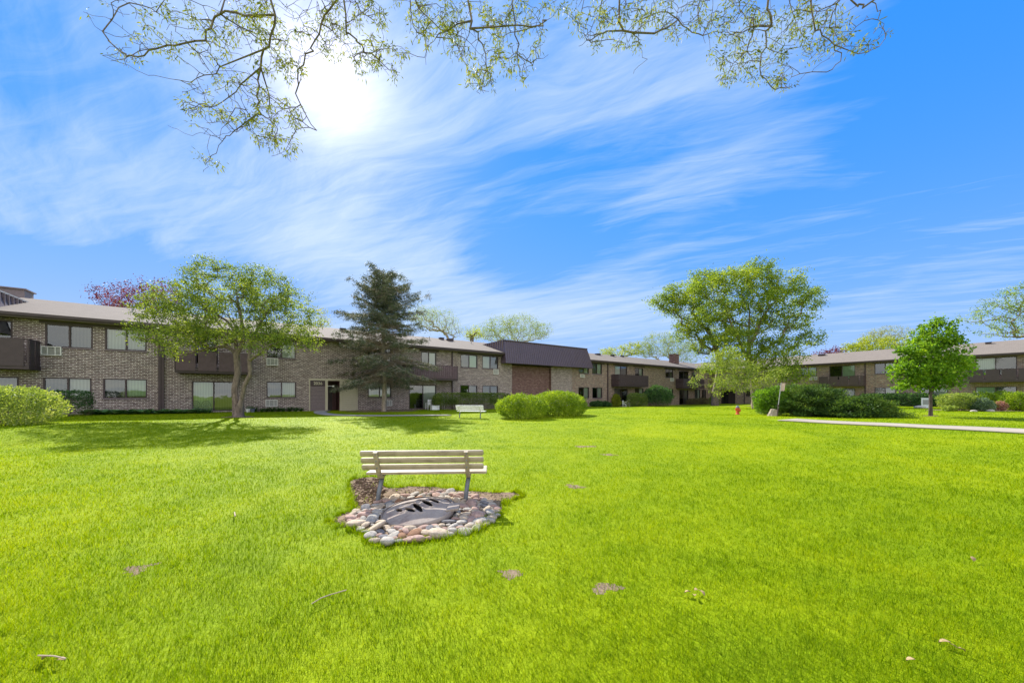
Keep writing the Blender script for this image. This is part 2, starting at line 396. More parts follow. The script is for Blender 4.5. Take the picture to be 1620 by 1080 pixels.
def lawn_material(blade):
    m, t, out = new_mat('grass_blades' if blade else 'lawn_turf')
    pos = t.node('ShaderNodeNewGeometry'); P = pos.outputs['Position']
    big = t.noise(P, .22, 4, .6, .8); mid = t.noise(P, 1.6, 4, .6, .3); fine = t.noise(P, 26 if not blade else 9, 4, .7)
    f = t.math('ADD', t.math('MULTIPLY', big, .75), t.math('MULTIPLY', mid, .45)); f = t.math('ADD', f, .13)
    f = t.math('ADD', f, t.math('MULTIPLY', fine, .25 if blade else .35))
    if blade: f = t.math('ADD', f, t.math('MULTIPLY', pos.outputs['Random Per Island'], .35)); f = t.math('SUBTRACT', f, .52)
    else: f = t.math('SUBTRACT', f, .40)
    cols = [(.060, .130, .004), (.132, .228, .004), (.215, .300, .004), (.32, .37, .012)] if blade else [(.10, .16, .003), (.17, .245, .003), (.23, .295, .004), (.29, .34, .01)]
    c = t.ramp(f, [(.15, cols[0]), (.42, cols[1]), (.62, cols[2]), (.9, cols[3])])
    p = t.node('ShaderNodeBsdfPrincipled', i={'Base Color': c, 'Roughness': .7, 'Specular IOR Level': .04})
    tr = t.node('ShaderNodeBsdfTranslucent', i={'Color': t.mix(1.0, c, (1.45, 1.3, .3), 'MULTIPLY')})
    if blade:
        mx = t.node('ShaderNodeMixShader', i={0: .5, 1: p.outputs[0], 2: tr.outputs[0]}); t.l.new(mx.outputs[0], out.inputs[0])
    else:
        bp = t.node('ShaderNodeBump', i={'Strength': .8, 'Distance': .05, 'Height': t.noise(P, 9, 5, .75)})
        t.l.new(bp.outputs[0], p.inputs['Normal']); t.l.new(p.outputs[0], out.inputs[0])
    return m

def build_ground():
    xs = np.concatenate([np.linspace(-700, -75, 14), np.arange(-70, -24, 2.0), np.arange(-24, 24, .4), np.arange(24, 72, 2.0), np.linspace(75, 700, 14)])
    ys = np.concatenate([np.linspace(-500, -30, 8), np.arange(-26, 0, 2.0), np.arange(0, 40, .4), np.arange(40, 90, 2.0), np.linspace(95, 900, 14)])
    X, Y = np.meshgrid(xs, ys); Z = ground(X.ravel(), Y.ravel())
    V = np.stack([X.ravel(), Y.ravel(), Z], 1); nx, ny = len(xs), len(ys)
    i, j = np.meshgrid(np.arange(nx-1), np.arange(ny-1)); a = (j*nx+i).ravel()
    Q = np.stack([a, a+1, a+nx+1, a+nx], 1)
    tag(link_mesh('lawn', np_mesh('lawn', V, Q, smooth=True), lawn_material(False)), kind='structure')
build_ground()

def smooth_line(pts, n=12):
    """Catmull-Rom through points"""
    P = [np.array(p, float) for p in pts]; P = [2*P[0]-P[1]]+P+[2*P[-1]-P[-2]]; out = []
    for i in range(1, len(P)-2):
        for k in range(n):
            t = k/n; a, b, c, d = P[i-1], P[i], P[i+1], P[i+2]
            out.append(.5*((2*b)+(-a+c)*t+(2*a-5*b+4*c-d)*t*t+(-a+3*b-3*c+d)*t**3))
    out.append(P[-2]); return np.array(out)
PATHS = []
def path_strip(name, pts, w, mat, lift=.012, joints=True):
    L = smooth_line(pts, 16); PATHS.append((L, w/2))
    d = np.gradient(L, axis=0); d /= np.linalg.norm(d, axis=1)[:, None]; n = np.stack([-d[:, 1], d[:, 0]], 1)
    K = 5; V = []; 
    for k in range(K+1):
        q = L+n*(k/K-.5)*w; V.append(np.stack([q[:, 0], q[:, 1], ground(q[:, 0], q[:, 1])+lift], 1))
    V = np.stack(V, 1); N = len(L); V = V.reshape(-1, 3)
    i, j = np.meshgrid(np.arange(N-1), np.arange(K)); a = (i*(K+1)+j).ravel()
    Q = np.stack([a, a+1, a+K+2, a+K+1], 1)
    o = link_mesh(name, np_mesh(name, V, Q), mat); md = o.modifiers.new('solid', 'SOLIDIFY'); md.thickness = .04; md.offset = -1
    return tag(o, kind='structure')
ax, ay = A_xy(512)
path_strip('sidewalk', [(14.0, 18.3), (14.9, 16.6), (16.2, 14.2), (17.3, 11.7), (18.6, 8), (20, 2)], 1.9, M['concrete'], .014)
path_strip('entrance_path', [(ax+.2, ay-.2), (ax+.9, ay-2.2), (ax+2.4, ay-4.6), (ax+4.4, ay-5.9), (-7.5, 22.9), (-4.2, 24.4)], .8, M['concrete_dim'], .02)

# bare soil bed under the bench and worn spots in the lawn
def g2(pts): return np.array([on_ground(a, b) for a, b in pts])
BED = g2([(525,823),(545,813),(562,810),(560,791),(553,766),(567,757),(600,757),(613,772),(650,770),(689,771),(733,777),(789,780),(818,780),(820,787),
          (797,794),(791,813),(767,823),(755,836),(722,846),(667,854),(607,860),(582,852),(580,842),(551,836)])
RING = g2([(548,826),(560,812),(588,800),(604,792),(625,787),(660,784),(700,779),(745,783),(775,795),(787,806),(788,818),(768,832),(745,842),(715,848),(665,856),(625,861),(598,860),(580,852),(570,842)])
def in_poly(x, y, P):
    c = np.zeros(len(x), bool); n = len(P)
    for i in range(n):
        x0, y0 = P[i]; x1, y1 = P[(i+1) % n]
        if y0 == y1: continue
        c ^= ((y0 > y) != (y1 > y)) & (x < (x1-x0)*(y-y0)/(y1-y0)+x0)
    return c
M['soil'] = plain('bare_soil', (.22, .165, .115), .95, .5, 7, bump=1.0, bscale=40, dark=(.10, .07, .05), spec=.0)
def soil_patch(P, name='bare_soil', h=.012):
    P = np.array(P); L = smooth_line(np.vstack([P, P[:1]]), 6)[:-1]; lo, hi = L.min(0), L.max(0); st = max(.022, (hi-lo).max()/160)
    xs = np.arange(lo[0]-st, hi[0]+2*st, st); ys = np.arange(lo[1]-st, hi[1]+2*st, st); X, Y = np.meshgrid(xs, ys); X = X.ravel()+rng.normal(0, st*.18, X.size); Y = Y.ravel()+rng.normal(0, st*.18, Y.size)
    bump = .006*np.sin(X*37+3*np.sin(Y*23))*np.sin(Y*41+2*np.sin(X*29))+.005*np.sin(X*13+Y*9)+rng.normal(0, .0025, X.size); V = np.stack([X, Y, ground(X, Y)+h+bump*min(1, h/.012)], 1)
    nx = len(xs); i, j = np.meshgrid(np.arange(nx-1), np.arange(len(ys)-1)); a = (j*nx+i).ravel(); Q = np.stack([a, a+1, a+nx+1, a+nx], 1)
    c = V[Q].mean(1); Q = Q[in_poly(c[:, 0], c[:, 1], L)]; used, inv = np.unique(Q, return_inverse=True); V = V[used]; Q = inv.reshape(-1, 4)
    return tag(link_mesh(name, np_mesh(name, V, Q, smooth=True), M['soil']), kind='structure')
soil_patch(BED)
SPOTS = []
for px, py, r in ((218, 900, .09), (808, 908, .07), (956, 930, .08), (905, 768, .11), (925, 706, .16), (965, 719, .14)):
    x, y = on_ground(px, py); SPOTS.append((x, y, r))
    a = np.linspace(0, 2*math.pi, 13)[:-1]; rr = r*np.clip(1+rng.normal(0, .42, 12), .25, 2)
    soil_patch(np.stack([x+rr*np.cos(a)*1.3, y+rr*np.sin(a)], 1), 'bare_soil', .002)

# ------------------------------------------------------------------ grass
def path_mask(x, y, extra=0.0):
    bad = np.zeros(len(x), bool)
    for L, hw in PATHS:
        d = np.full(len(x), 1e9)
        for i in range(0, len(L)-1, 3):
            a = L[i]; b = L[min(i+3, len(L)-1)]; ab = b-a; t = np.clip(((x-a[0])*ab[0]+(y-a[1])*ab[1])/(ab@ab), 0, 1)
            d = np.minimum(d, np.hypot(x-a[0]-t*ab[0], y-a[1]-t*ab[1]))
        bad |= d < hw+extra
    return bad
def build_grass(N=800000):
    Ymin, Ymax = 1.2, 46
    Y = np.exp(rng.uniform(math.log(Ymin), math.log(Ymax), N)); X = rng.uniform(-1, 1, N)*(1.60*Y+3.0)
    # tufts: pull part of the blades together
    ok = ~path_mask(X, Y, -.01)
    wob = .035*np.sin(X*17+3*np.sin(Y*11))+.035*np.sin(Y*23+2*np.sin(X*7))+rng.normal(0, .03, N)
    keep = (rng.random(N) < .05) | (np.sin(X*31+2*np.sin(Y*19))*np.sin(Y*27) > .86)
    ok &= ~(in_poly(X+wob, Y+wob*.8, BED) & ~(keep & ~in_poly(X, Y, RING)))
    for sx, sy, r in SPOTS:
        d = np.hypot((X-sx)/1.3, Y-sy)/r
        ok &= ~((d < 1.0) & (rng.random(N) < .93-.75*d))
    ok &= (Y < AC+.7071*X-.35) & (Y < EC-1.4142*X-.35)
    X = X[ok]; Y = Y[ok]
    L = smooth_line(np.vstack([BED, BED[:1]]), 10); c_ = BED.mean(0); t_ = rng.integers(0, len(L), 9000); o_ = L[t_]-c_; o_ /= np.linalg.norm(o_, axis=1)[:, None]
    e_ = L[t_]+o_*rng.uniform(-.03, .10, (9000, 1))+rng.normal(0, .012, (9000, 2)); e_ = e_[np.sin(e_[:, 0]*21)*np.sin(e_[:, 1]*17+1) > -.35]; nE = len(e_)
    X = np.concatenate([X, e_[:, 0]]); Y = np.concatenate([Y, e_[:, 1]]); n = len(X)
    Z = ground(X, Y)-.006
    k = (Y/2.5)
    tuft = np.sin(X*3.1+1.7*np.sin(Y*2.3))*np.sin(Y*2.9+1.3*np.sin(X*1.9+.5))
    tuft2 = np.sin(X*9+2*np.sin(Y*7))*np.sin(Y*8+2*np.sin(X*6))
    h = (.045+.008*tuft+.009*tuft2)*rng.uniform(.5, 1.35, n)*np.where(Y < 8, 1, .85)
    h[n-nE:] *= 1.45
    w = .0032*np.maximum(k, .6)**.82*rng.uniform(.7, 1.3, n)
    az = rng.uniform(0, 2*math.pi, n)
    lean = h*rng.uniform(.15, .95, n)
    la = az+math.pi/2+rng.normal(0, .5, n)+1.2*tuft
    cx, cy = np.cos(az)*w/2, np.sin(az)*w/2
    lx, ly = np.cos(la)*lean, np.sin(la)*lean
    b0 = np.stack([X-cx, Y-cy, Z], 1); b1 = np.stack([X+cx, Y+cy, Z], 1)
    m = np.stack([X+lx*.35, Y+ly*.35, Z+h*.6], 1); mo = np.stack([cx*.8, cy*.8, 0*cx], 1)
    tip = np.stack([X+lx, Y+ly, Z+h], 1)
    V = np.stack([b0, b1, m+mo, m-mo, tip], 1).reshape(-1, 3)
    a = np.arange(n)*5
    Q = np.stack([a, a+1, a+2, a+3], 1); T = np.stack([a+3, a+2, a+4], 1)
    o = link_mesh('grass', np_mesh('grass', V, Q, T), lawn_material(True))
    tag(o, 'bright green mown lawn grass', 'grass', kind='stuff')
build_grass()

# ------------------------------------------------------------------ apartment ranges
def wall_mesh(s0, s1, z0, z1, holes, y=0.0, depth=.14, step=None):
    """a facade with real openings: front skin with gaps and reveals behind it"""
    mb = MB(); xs = sorted({s0, s1, *[v for h in holes for v in h[:2] if s0 < v < s1]}); zs = sorted({z0, z1, *[v for h in holes for v in h[2:] if z0 < v < z1]})
    for i in range(len(xs)-1):
        for j in range(len(zs)-1):
            cx, cz = (xs[i]+xs[i+1])/2, (zs[j]+zs[j+1])/2
            if any(h[0] < cx < h[1] and h[2] < cz < h[3] for h in holes): continue
            mb.quad((xs[i], y, zs[j]), (xs[i+1], y, zs[j]), (xs[i+1], y, zs[j+1]), (xs[i], y, zs[j+1]))
    for a, b, c, d in holes:
        e = y+depth
        mb.quad((a, y, c), (a, y, d), (a, e, d), (a, e, c)); mb.quad((b, y, c), (b, e, c), (b, e, d), (b, y, d))
        mb.quad((a, y, d), (b, y, d), (b, e, d), (a, e, d)); mb.quad((a, y, c), (a, e, c), (b, e, c), (b, y, c))
    return mb
def roomdepth(mb, a, b, c, d, y0=.16, dep=1.5):
    """dark room seen through a pane"""
    mb.quad((a, y0+dep, c), (b, y0+dep, c), (b, y0+dep, d), (a, y0+dep, d))
    mb.quad((a, y0, c), (a, y0+dep, c), (a, y0+dep, d), (a, y0, d)); mb.quad((b, y0, c), (b, y0, d), (b, y0+dep, d), (b, y0+dep, c))
    mb.quad((a, y0, c), (b, y0, c), (b, y0+dep, c), (a, y0+dep, c)); mb.quad((a, y0, d), (a, y0+dep, d), (b, y0+dep, d), (b, y0, d))
def window(B, a, b, c, d, curt=('grey', 'white'), sill=True, fr=.07, y=.03):
    """sliding window: frame, two panes, blinds or curtains behind"""
    f = MB(); mid = (a+b)/2; e = y+.06
    f.box(a, a+fr, y-.03, e, c, d).box(b-fr, b, y-.03, e, c, d).box(a+fr, b-fr, y-.03, e, d-fr, d).box(a+fr, b-fr, y-.03, e, c, c+fr*.8).box(mid-.035, mid+.035, y-.02, e+.02, c+fr*.8, d-fr)
    o = f.build('window', M['brown'], B)
    for i, (p, q, yy) in enumerate(((a+fr, mid-.035, y+.02), (mid+.035, b-fr, y+.045))):
        MB().quad((p, yy, c+fr*.8), (q, yy, c+fr*.8), (q, yy, d-fr), (p, yy, d-fr)).build('pane', M['glass'], o)
        k = curt[i]
        if k: 
            r = rng.uniform(0, .12) if rng.random() < .5 else 0
            MB().box(p+.003, q-.003, y+.14, y+.16, c+.02+r, d-.02).build('curtain', M['curt_'+k], o)
    rm = MB(); roomdepth(rm, a+.001, b-.001, c+.001, d-.001, y0=.145); rm.build('room', M['dark'], o)
    if sill: MB().box(a-.04, b+.04, -.05, .02, c-.07, c-.002).build('sill', M['louver'], o)
    return o
def aircon(B, a, b, c, d, front=-.10):
    o = MB().box(a, b, front, -.002, c, c+.04).box(a, b, front, -.002, d-.04, d).box(a, a+.04, front, -.002, c+.04, d-.04).box(b-.04, b, front, -.002, c+.04, d-.04)\
        .box(a+(b-a)*.3, a+(b-a)*.34, front+.006, -.002, c+.04, d-.04).box(a+(b-a)*.68, a+(b-a)*.72, front+.006, -.002, c+.04, d-.04).build('air_conditioner', M['white'], B)
    g = MB(); g.box(a+.04, b-.04, front+.05, -.004, c+.04, d-.04)
    n = max(3, int((d-c-.08)/.05))
    for i in range(n):
        z = c+.05+i*(d-c-.1)/n; g.box(a+.05, b-.05, front+.03, front+.05, z, z+.014)
    g.build('grille', M['greymetal'], o); return o
def balcony(B, a, b, z0, z1, dep=1.25, boards='wide', mat='brown2', dmat='brown'):
    o = MB().box(a, b, -dep, -.003, z0-.26, z0-.02).build('balcony', M[dmat], B)
    MB().box(a+.02, b-.02, -dep+.02, -.005, z0-.018, z0+.02).build('deck', M['louver'], o)
    r = MB(); r.box(a, b, -dep-.02, -dep+.04, z1-.07, z1).box(a, b, -dep-.015, -dep+.03, z0+.05, z0+.12)
    for s in (a, b-.05): r.box(s, s+.05, -dep+.04, -.004, z1-.07, z1)
    for s in (a, b-.06, (a+b)/2): r.box(s, s+.06, -dep-.01, -dep+.045, z0-.02, z1-.07)
    r.build('rail', M[dmat], o)
    p = MB(); w = .92 if boards == 'wide' else .17; gap = .13 if boards == 'wide' else .035; x = a+.07
    while x < b-.1:
        e = min(x+w, b-.07); p.box(x, e, -dep-.045, -dep-.022, z0-.10, z1-.02+rng.normal(0, .004)); x = e+gap
    y = -dep+.06
    while y < -.15:
        for s in (a-.024, b+.003): p.box(s, s+.02, y, min(y+.17 if boards != 'wide' else y+.5, -.02), z0-.10, z1-.02)
        y += .205 if boards != 'wide' else .6
    p.build('railing_boards', M[mat], o)
    return o
def downspout(B, s, z0, z1, w=.10, mat='brown'):
    o = MB().box(s-w/2, s+w/2, -.12, -.02, z0, z1).box(s-w*.8, s+w*.8, -.02, -.002, z0+1.5, z0+1.55).box(s-w*.8, s+w*.8, -.02, -.002, z1-1.2, z1-1.15).build('downspout', M[mat], B); return o
EAVE, RIDGE, OV = 6.10, 8.02, .55
def roof(B, s0, s1, back=12.0):
    t = .16; y0, ym, y1 = -OV, back/2, back+OV
    mb = MB().prism([(y0, EAVE+.02), (ym, RIDGE), (y1, EAVE+.02), (y1, EAVE-.10), (ym, RIDGE-.14), (y0, EAVE-.10)], s0, s1, 'x')
    o = mb.build('roof', M['roof'], B)
    MB().box(s0, s1, y0-.03, y0-.002, EAVE-.24, EAVE+.0).build('fascia', M['brown'], o)
    MB().box(s0, s1, y0-.14, y0-.032, EAVE-.16, EAVE-.03).build('gutter', M['brown'], o)
    MB().box(s0, s1, y0, -.002, EAVE-.26, EAVE-.22).build('soffit', M['soffit'], o)
    return o
def roof_z(y): return EAVE+.02+(RIDGE-EAVE-.02)*(y+OV)/(6+OV)
def vent(R, s, y, k=0):
    z = roof_z(y)
    if k == 0: MB().box(s-.22, s+.22, y-.2, y+.25, z-.05, z+.16).box(s-.26, s+.26, y-.25, y+.28, z+.16, z+.20).build('roof_vent', M['brown'], R)
    else: MB().tube([(s, y, z-.05), (s, y, z+.35)], .05, 8).build('vent_pipe', M['greymetal'], R)

# ---- the left range
ax0, ay0 = A_xy(110)
A = empty('apartment_building', (ax0, ay0, 0), math.atan2(AD[1], AD[0]),
    'long brown brick apartment range with dark mansard block, from left edge to far corner', 'apartment building')
def sA(px): x, y = A_xy(px); return (x-ax0)*AD[0]+(y-ay0)*AD[1]
def zA(px, py): return CAMZ+(HZ-py)*A_xy(px)[1]/F
sC = math.hypot(CORNER[0]-ax0, CORNER[1]-ay0)
UT, UB, LT, LB = 5.20, 4.40-.02, 2.60, .90
U0, U1, L0, L1 = 4.36, 5.68, 1.42, 2.62      # upper and lower window bands (bottom, top)
holes = []
wins = []
def W(pa, pb, lo, hi, curt, sill=True): a, b = sA(pa), sA(pb); holes.append((a, b, lo, hi)); wins.append((a, b, lo, hi, curt, sill))
W(71, 147, U0, U1, (None, 'grey')); W(166, 232, U0, U1, ('white', 'white'))
W(68, 145, L0, L1, ('grey', 'white')); W(163, 233, L0, L1, ('grey', 'green'))
W(-40, 20, 3.75, U1, ('grey', None), False)
W(-60, 30, .6, L1, (None, 'grey'), False)
W(309, 345, 3.72, 5.6, (None, 'grey'), False); W(303.5, 371, .52, 2.55, ('green', 'grey'), False)
W(422, 468, U0, U1, (None, 'white')); W(421.5, 468.5, L0, L1, ('grey', 'white'))
W(582, 619, U0, U1, ('grey', 'grey')); W(582, 619, L0, L1, ('white', 'white'))
W(666, 690.5, 3.75, 5.65, ('grey', 'white'), False); W(647, 690.5, .36, 2.55, (None, 'white'), False)
W(728.7, 755.5, U0, U1, ('grey', 'green')); W(763, 788.3, U0, U1, ('white', 'grey'))
W(728, 755.3, L0, L1, (None, 'grey')); W(763, 788, L0, L1, ('grey', 'grey'))
W(915.6, 931.6, U0, U1+.08, ('grey', 'white')); W(936.7, 952.3, U0, U1+.08, ('grey', 'white'))
W(915, 932, L0-.2, L1, (None, 'white')); W(937, 952.7, L0-.2, L1, (None, 'white'))
W(972.5, 992, 3.6, 5.65, ('white', None), False); W(1004.6, 1017.5, 3.8, 5.55, (None, 'white'))
W(972, 993, .1, 2.5, ('grey', None), False); W(1004.5, 1018, L0-.2, L1, (None, 'white'))
W(1052.8, 1065, U0, U1, (None, 'grey')); W(1055, 1065, L0-.2, L1, ('grey', 'white'))
W(1074, 1089, 3.6, 5.6, (None, None), False); W(1094, 1100, 3.9, 5.5, ('grey', 'white'))
W(1074.6, 1089, .1, 2.5, (None, 'grey'), False); W(1099, 1108, .9, 2.6, ('grey', 'white')); W(1110, 1117, .9, 2.6, (None, 'grey'))
eA, eB = sA(489), sA(566)                                     # the entrance recess
holes.append((eA, eB, .3, 2.92))
rA, rB, rM = sA(810), sA(897), sA(872)                        # red panel under the mansard
holes.append((rA, rM, -.5, 5.25))
S0 = sA(-320)
wall_mesh(S0, sA(905), -.6, EAVE-.2, [h for h in holes if h[0] < sA(905)]).build('wall', M['brick'], A)
wall_mesh(sA(905), sC+.1, -.6, EAVE-.2, [h for h in holes if h[0] > sA(905)]).build('wall', M['brick_far'], A)
MB().box(rA, rM, .35, .5, -.5, 5.2).build('red_brick_panel', M['brick_red'], A)
MB().box(rM-.02, rM+.0, .02, .35, -.5, 5.2).build('panel_edge', M['brick_red'], A)
MB().box(S0, S0+.2, .01, 12, -.6, EAVE-.2).box(S0+.2, sC+12, 11.8, 12, -.6, EAVE-.2).build('rear_wall', M['brick_far'], A)
for w in wins: window(A, *w[:4], w[4], w[5])
for pa, pb in ((62, 236), (418, 472), (578, 623), (664, 694), (724, 792), (934, 956), (970, 995), (1002, 1020), (1050, 1068), (1072, 1102)):
    MB().box(sA(pa), sA(pb), -.035, -.003, U1+.003, EAVE-.262).build('header_board', M['brown'], A)
RA = roof(A, S0-.5, sC+6)
for px, y in ((742, 4.6), (748, 5.0), (733, 5.2), (950, 4.8), (985, 4.6), (990, 4.9), (1010, 4.7), (1013, 5.0), (1030, 5.2), (320, 4.8), (560, 4.8)): vent(RA, sA(px), y)
for px in (180, 705, 775): vent(RA, sA(px), 4.0, 1)
s_ = sA(1094); MB().box(s_-.7, s_+.7, 2.6, 3.6, roof_z(2.6)-.2, roof_z(3.6)+1.35).box(s_-.76, s_+.76, 2.54, 3.66, roof_z(3.6)+1.35, roof_z(3.6)+1.45).build('chimney', M['brick_red'], RA)
aircon(A, sA(65.5), sA(98), zA(80, 562), zA(80, 548)); aircon(A, sA(421.7), sA(440), zA(430, 578), zA(430, 566.5)); aircon(A, sA(420), sA(439), zA(430, 643), zA(430, 632))
aircon(A, sA(605), sA(620), zA(612, 642), zA(612, 633)); aircon(A, sA(780), sA(788), zA(784, 592), zA(784, 584)); aircon(A, sA(917.5), sA(924.5), zA(921, 597), zA(921, 592)); aircon(A, sA(1060), sA(1065.5), zA(1063, 603), zA(1063, 598))
downspout(A, sA(253), .3, EAVE-.2, .13); downspout(A, sA(258), .3, EAVE-.2, .13); downspout(A, sA(715), .2, EAVE-.2, .11); downspout(A, sA(961), 0, EAVE-.2, .14)
def balc(pa, pb, yt, yb, px, **k):
    Y = A_xy(px)[1]-1.25*.8
    balcony(A, sA(pa)+.9, sA(pb)+.55, CAMZ+(HZ-yb)*Y/F+.26, CAMZ+(HZ-yt)*Y/F, **k)
balc(-85, 40, 534, 583, 30, boards='wide', mat='brown', dep=1.3)
balc(252, 384, 556, 590.5, 330, mat='brown2')
balc(620, 707, 577.5, 601, 680, mat='brown2', boards='narrow')
balc(960, 1010, 593, 611.5, 990, mat='brown', boards='narrow')
balc(1064, 1100, 599.5, 614.5, 1085, mat='brown', boards='narrow')
# entrance: louvred panel with the street number, open doorway, cream panel
z1 = 2.90; zb = .28
m1, m2, m3, m4 = sA(514.5), sA(518.5), sA(537.5), sA(541)
en = MB().box(eA, eB, -.03, .05, z1-.13, z1+.01).box(eA, eA+.07, -.03, .05, zb, z1-.13).box(m1, m2, -.03, .08, zb, z1-.13).box(m3, m4, -.03, .08, zb, z1-.13).box(eB-.07, eB, -.03, .05, zb, z1-.13).build('entrance', M['cream'], A)
lv = MB(); z = zb+.02; k = 0
while z < z1-.62: lv.box(eA+.08, m1-.01, .0+.012*(k % 2), .04, z, z+.085); z += .095; k += 1
lv.build('louvred_panel', M['louver'], en)
MB().box(eA+.08, m1-.01, -.01, .035, z1-.60, z1-.16).build('number_board', M['brown'], en)
def number(text, x, zc, size, parent, y=-.014):
    cu = bpy.data.curves.new('street_number', 'FONT'); cu.body = text; cu.size = size; cu.extrude = .006; cu.align_x = 'CENTER'; cu.align_y = 'CENTER'; cu.offset = .006
    o = bpy.data.objects.new('street_number', cu); C.objects.link(o); bpy.context.view_layer.update()
    dg = bpy.context.evaluated_depsgraph_get(); me = bpy.data.meshes.new_from_object(o.evaluated_get(dg)); bpy.data.objects.remove(o)
    o2 = link_mesh('street_number', me, M['cream'], parent); o2.location = (x, y, zc); o2.rotation_euler = (math.pi/2, 0, 0)
number('2036', (eA+m1)/2+.05, z1-.37, .31, en)
MB().box(m2+.01, m3-.01, 1.6, 1.65, zb, z1-.14).box(m2+.01, m3-.01, .09, 1.6, z1-.2, z1-.16).box(m2-.02, m2+.01, .09, 1.6, zb, z1-.14).box(m3-.01, m3+.02, .09, 1.6, zb, z1-.14).build('doorway', plain('maroon_paint', (.10, .045, .045), .6), en)
MB().box(m2+.03, m2+.55, 1.45, 1.5, zb, 2.35).build('door', M['brown'], en)
MB().tube([(m2-.02, -.05, 2.33), (m2+.35, -.25, 2.33)], .018, 6).box(m2+.3, m2+.42, -.32, -.2, 2.28, 2.38).build('wall_lamp', M['white'], en)
cr = MB(); z = zb+.02; k = 0
while z < z1-.2: cr.box(m4+.01, eB-.08, .0, .03+.004*(k % 2), z, z+.142); z += .15; k += 1
cr.build('siding_panel', M['cream'], en)
MB().box(eA-.1, eB+.2, -1.6, -.01, .1, zb).build('doorstep', M['concrete_dim'], en)
# the dark mansard blocks: one mid range, one at the far left running out of view
def mansard(q0, q1, nseam):
    pr = 1.0; zb_, zt_ = 4.98, 7.42; ms = MB()
    ms.v += [(q0, -pr, zb_), (q1, -pr, zb_), (q1-.45, -.35, zt_), (q0+.25, -.35, zt_), (q0, 5.5, zb_+1), (q1, 5.5, zb_+1), (q1-.45, 5.5, zt_), (q0+.25, 5.5, zt_), (q0, -.003, zb_), (q1, -.003, zb_)]
    ms.f += [(0, 1, 2, 3), (3, 2, 6, 7), (8, 0, 3, 7, 4), (1, 9, 5, 6, 2), (5, 4, 7, 6), (0, 8, 9, 1), (8, 4, 5, 9)]
    mo = ms.build('mansard', M['mansard'], A); rb = MB(); n = nseam
    for i in range(n+1):                                          # standing seams
        t = i/n; x0 = q0+(q1-q0)*t; x1 = q0+.25+(q1-.45-q0-.25)*t
        rb.quad((x0-.018, -pr-.03, zb_), (x0+.018, -pr-.03, zb_), (x1+.018, -.38, zt_), (x1-.018, -.38, zt_))
        rb.quad((x0-.018, -pr, zb_), (x0-.018, -pr-.03, zb_), (x1-.018, -.38, zt_), (x1-.018, -.35, zt_))
        rb.quad((x0+.018, -pr-.03, zb_), (x0+.018, -pr, zb_), (x1+.018, -.35, zt_), (x1+.018, -.38, zt_))
    rb.build('standing_seams', M['mansard'], mo)
    for i in range(0, 12):
        y = -.1+i*.46; c = (zt_-6)/(zt_-zb_)
        z0_ = 6.2+max(0, y)*.28
        if z0_ < zt_-.1:
            for sx, e, m_ in ((q0+.17, .25, 'mansard'), (q1-.37, -.45, 'white')):
                MB().box(sx-.05, sx+.06, y, y+.05, z0_, zt_-.02).build('batten', M['louver'], mo)
    MB().box(q0+.2, q1-.4, -.45, -.3, zt_-.02, zt_+.07).box(q0+.2, q0+.35, -.3, 5.5, zt_-.02, zt_+.07).build('coping', M['mansard'], mo)
    MB().box(q1-.55, q1-.38, -.3, 5.5, zt_-.02, zt_+.07).build('coping', M['greymetal'], mo)
mansard(sA(792), sA(929), 46)
MB().box(rA+.05, rM-.02, -.3, .3, 4.9, 5.1).build('canopy_beam', M['dark'], A)
mansard(S0, -2.45, 40)
MB().box(-5.3, -3.75, 6.4, 7.6, 7.2, 8.62).box(-5.4, -3.65, 6.3, 7.7, 8.62, 8.70).build('flue_box', M['louver'], A)

# ---- the right range
B = empty('apartment_building', (*CORNER, 0), math.atan2(ED[1], ED[0]),
    'two storey tan brick apartment range closing the courtyard on the right, with dark balconies', 'apartment building')
def sE(px): x, y = E_xy(px); return (x-CORNER[0])*ED[0]+(y-CORNER[1])*ED[1]
def zE(px, py): return CAMZ+(HZ-py)*E_xy(px)[1]/F
holes = []; wins = []
def W2(pa, pb, lo, hi, curt, sill=True): a, b = sE(pa), sE(pb); holes.append((a, b, lo, hi)); wins.append((a, b, lo, hi, curt, sill))
W2(1180, 1196, L0, L1, (None, 'grey')); W2(1215, 1238, U0, U1, (None, 'grey')); W2(1210, 1238, L0, L1, (None, 'white')); W2(1170, 1190, U0, U1, ('grey', None))
W2(1266, 1292, U0, U1, (None, 'green')); W2(1312, 1353, 3.75, 5.7, (None, 'green'), False); W2(1383.5, 1417.5, U0, U1+.08, (None, 'green'))
W2(1383.5, 1417.5, L0, L1, (None, 'white')); W2(1312, 1353, .4, 2.55, (None, 'grey'), False); W2(1262, 1290, L0, L1, (None, 'grey'))
W2(1455, 1500, L0, L1-.06, ('grey', 'white')); W2(1450, 1500, U0, U1, ('grey', 'white'))
W2(1543, 1609, 3.8, 5.75, ('green', None), False); W2(1543, 1609, .45, 2.55, ('green', 'grey'), False)
W2(1660, 1720, U0, U1, ('grey', None)); W2(1660, 1720, L0, L1, ('white', None))
d0, d1 = sE(1141), sE(1163); holes.append((d0, d1, -.2, 2.7))
wall_mesh(-.1, sE(1800), -.6, EAVE-.2, holes, y=0).build('wall', M['brick_far'], B)
MB().box(sE(1800), sE(1800)+.2, .01, 12, -.6, EAVE-.2).box(-12, sE(1800), 11.8, 12, -.6, EAVE-.2).build('rear_wall', M['brick_far'], B)
for w in wins: window(B, *w[:4], w[4], w[5])
for pa, pb in ((1262, 1296), (1308, 1357), (1379, 1422), (1446, 1504), (1538, 1614), (1166, 1194), (1212, 1242)): MB().box(sE(pa), sE(pb), -.035, -.003, U1+.10, EAVE-.262).build('header_board', M['brown'], B)
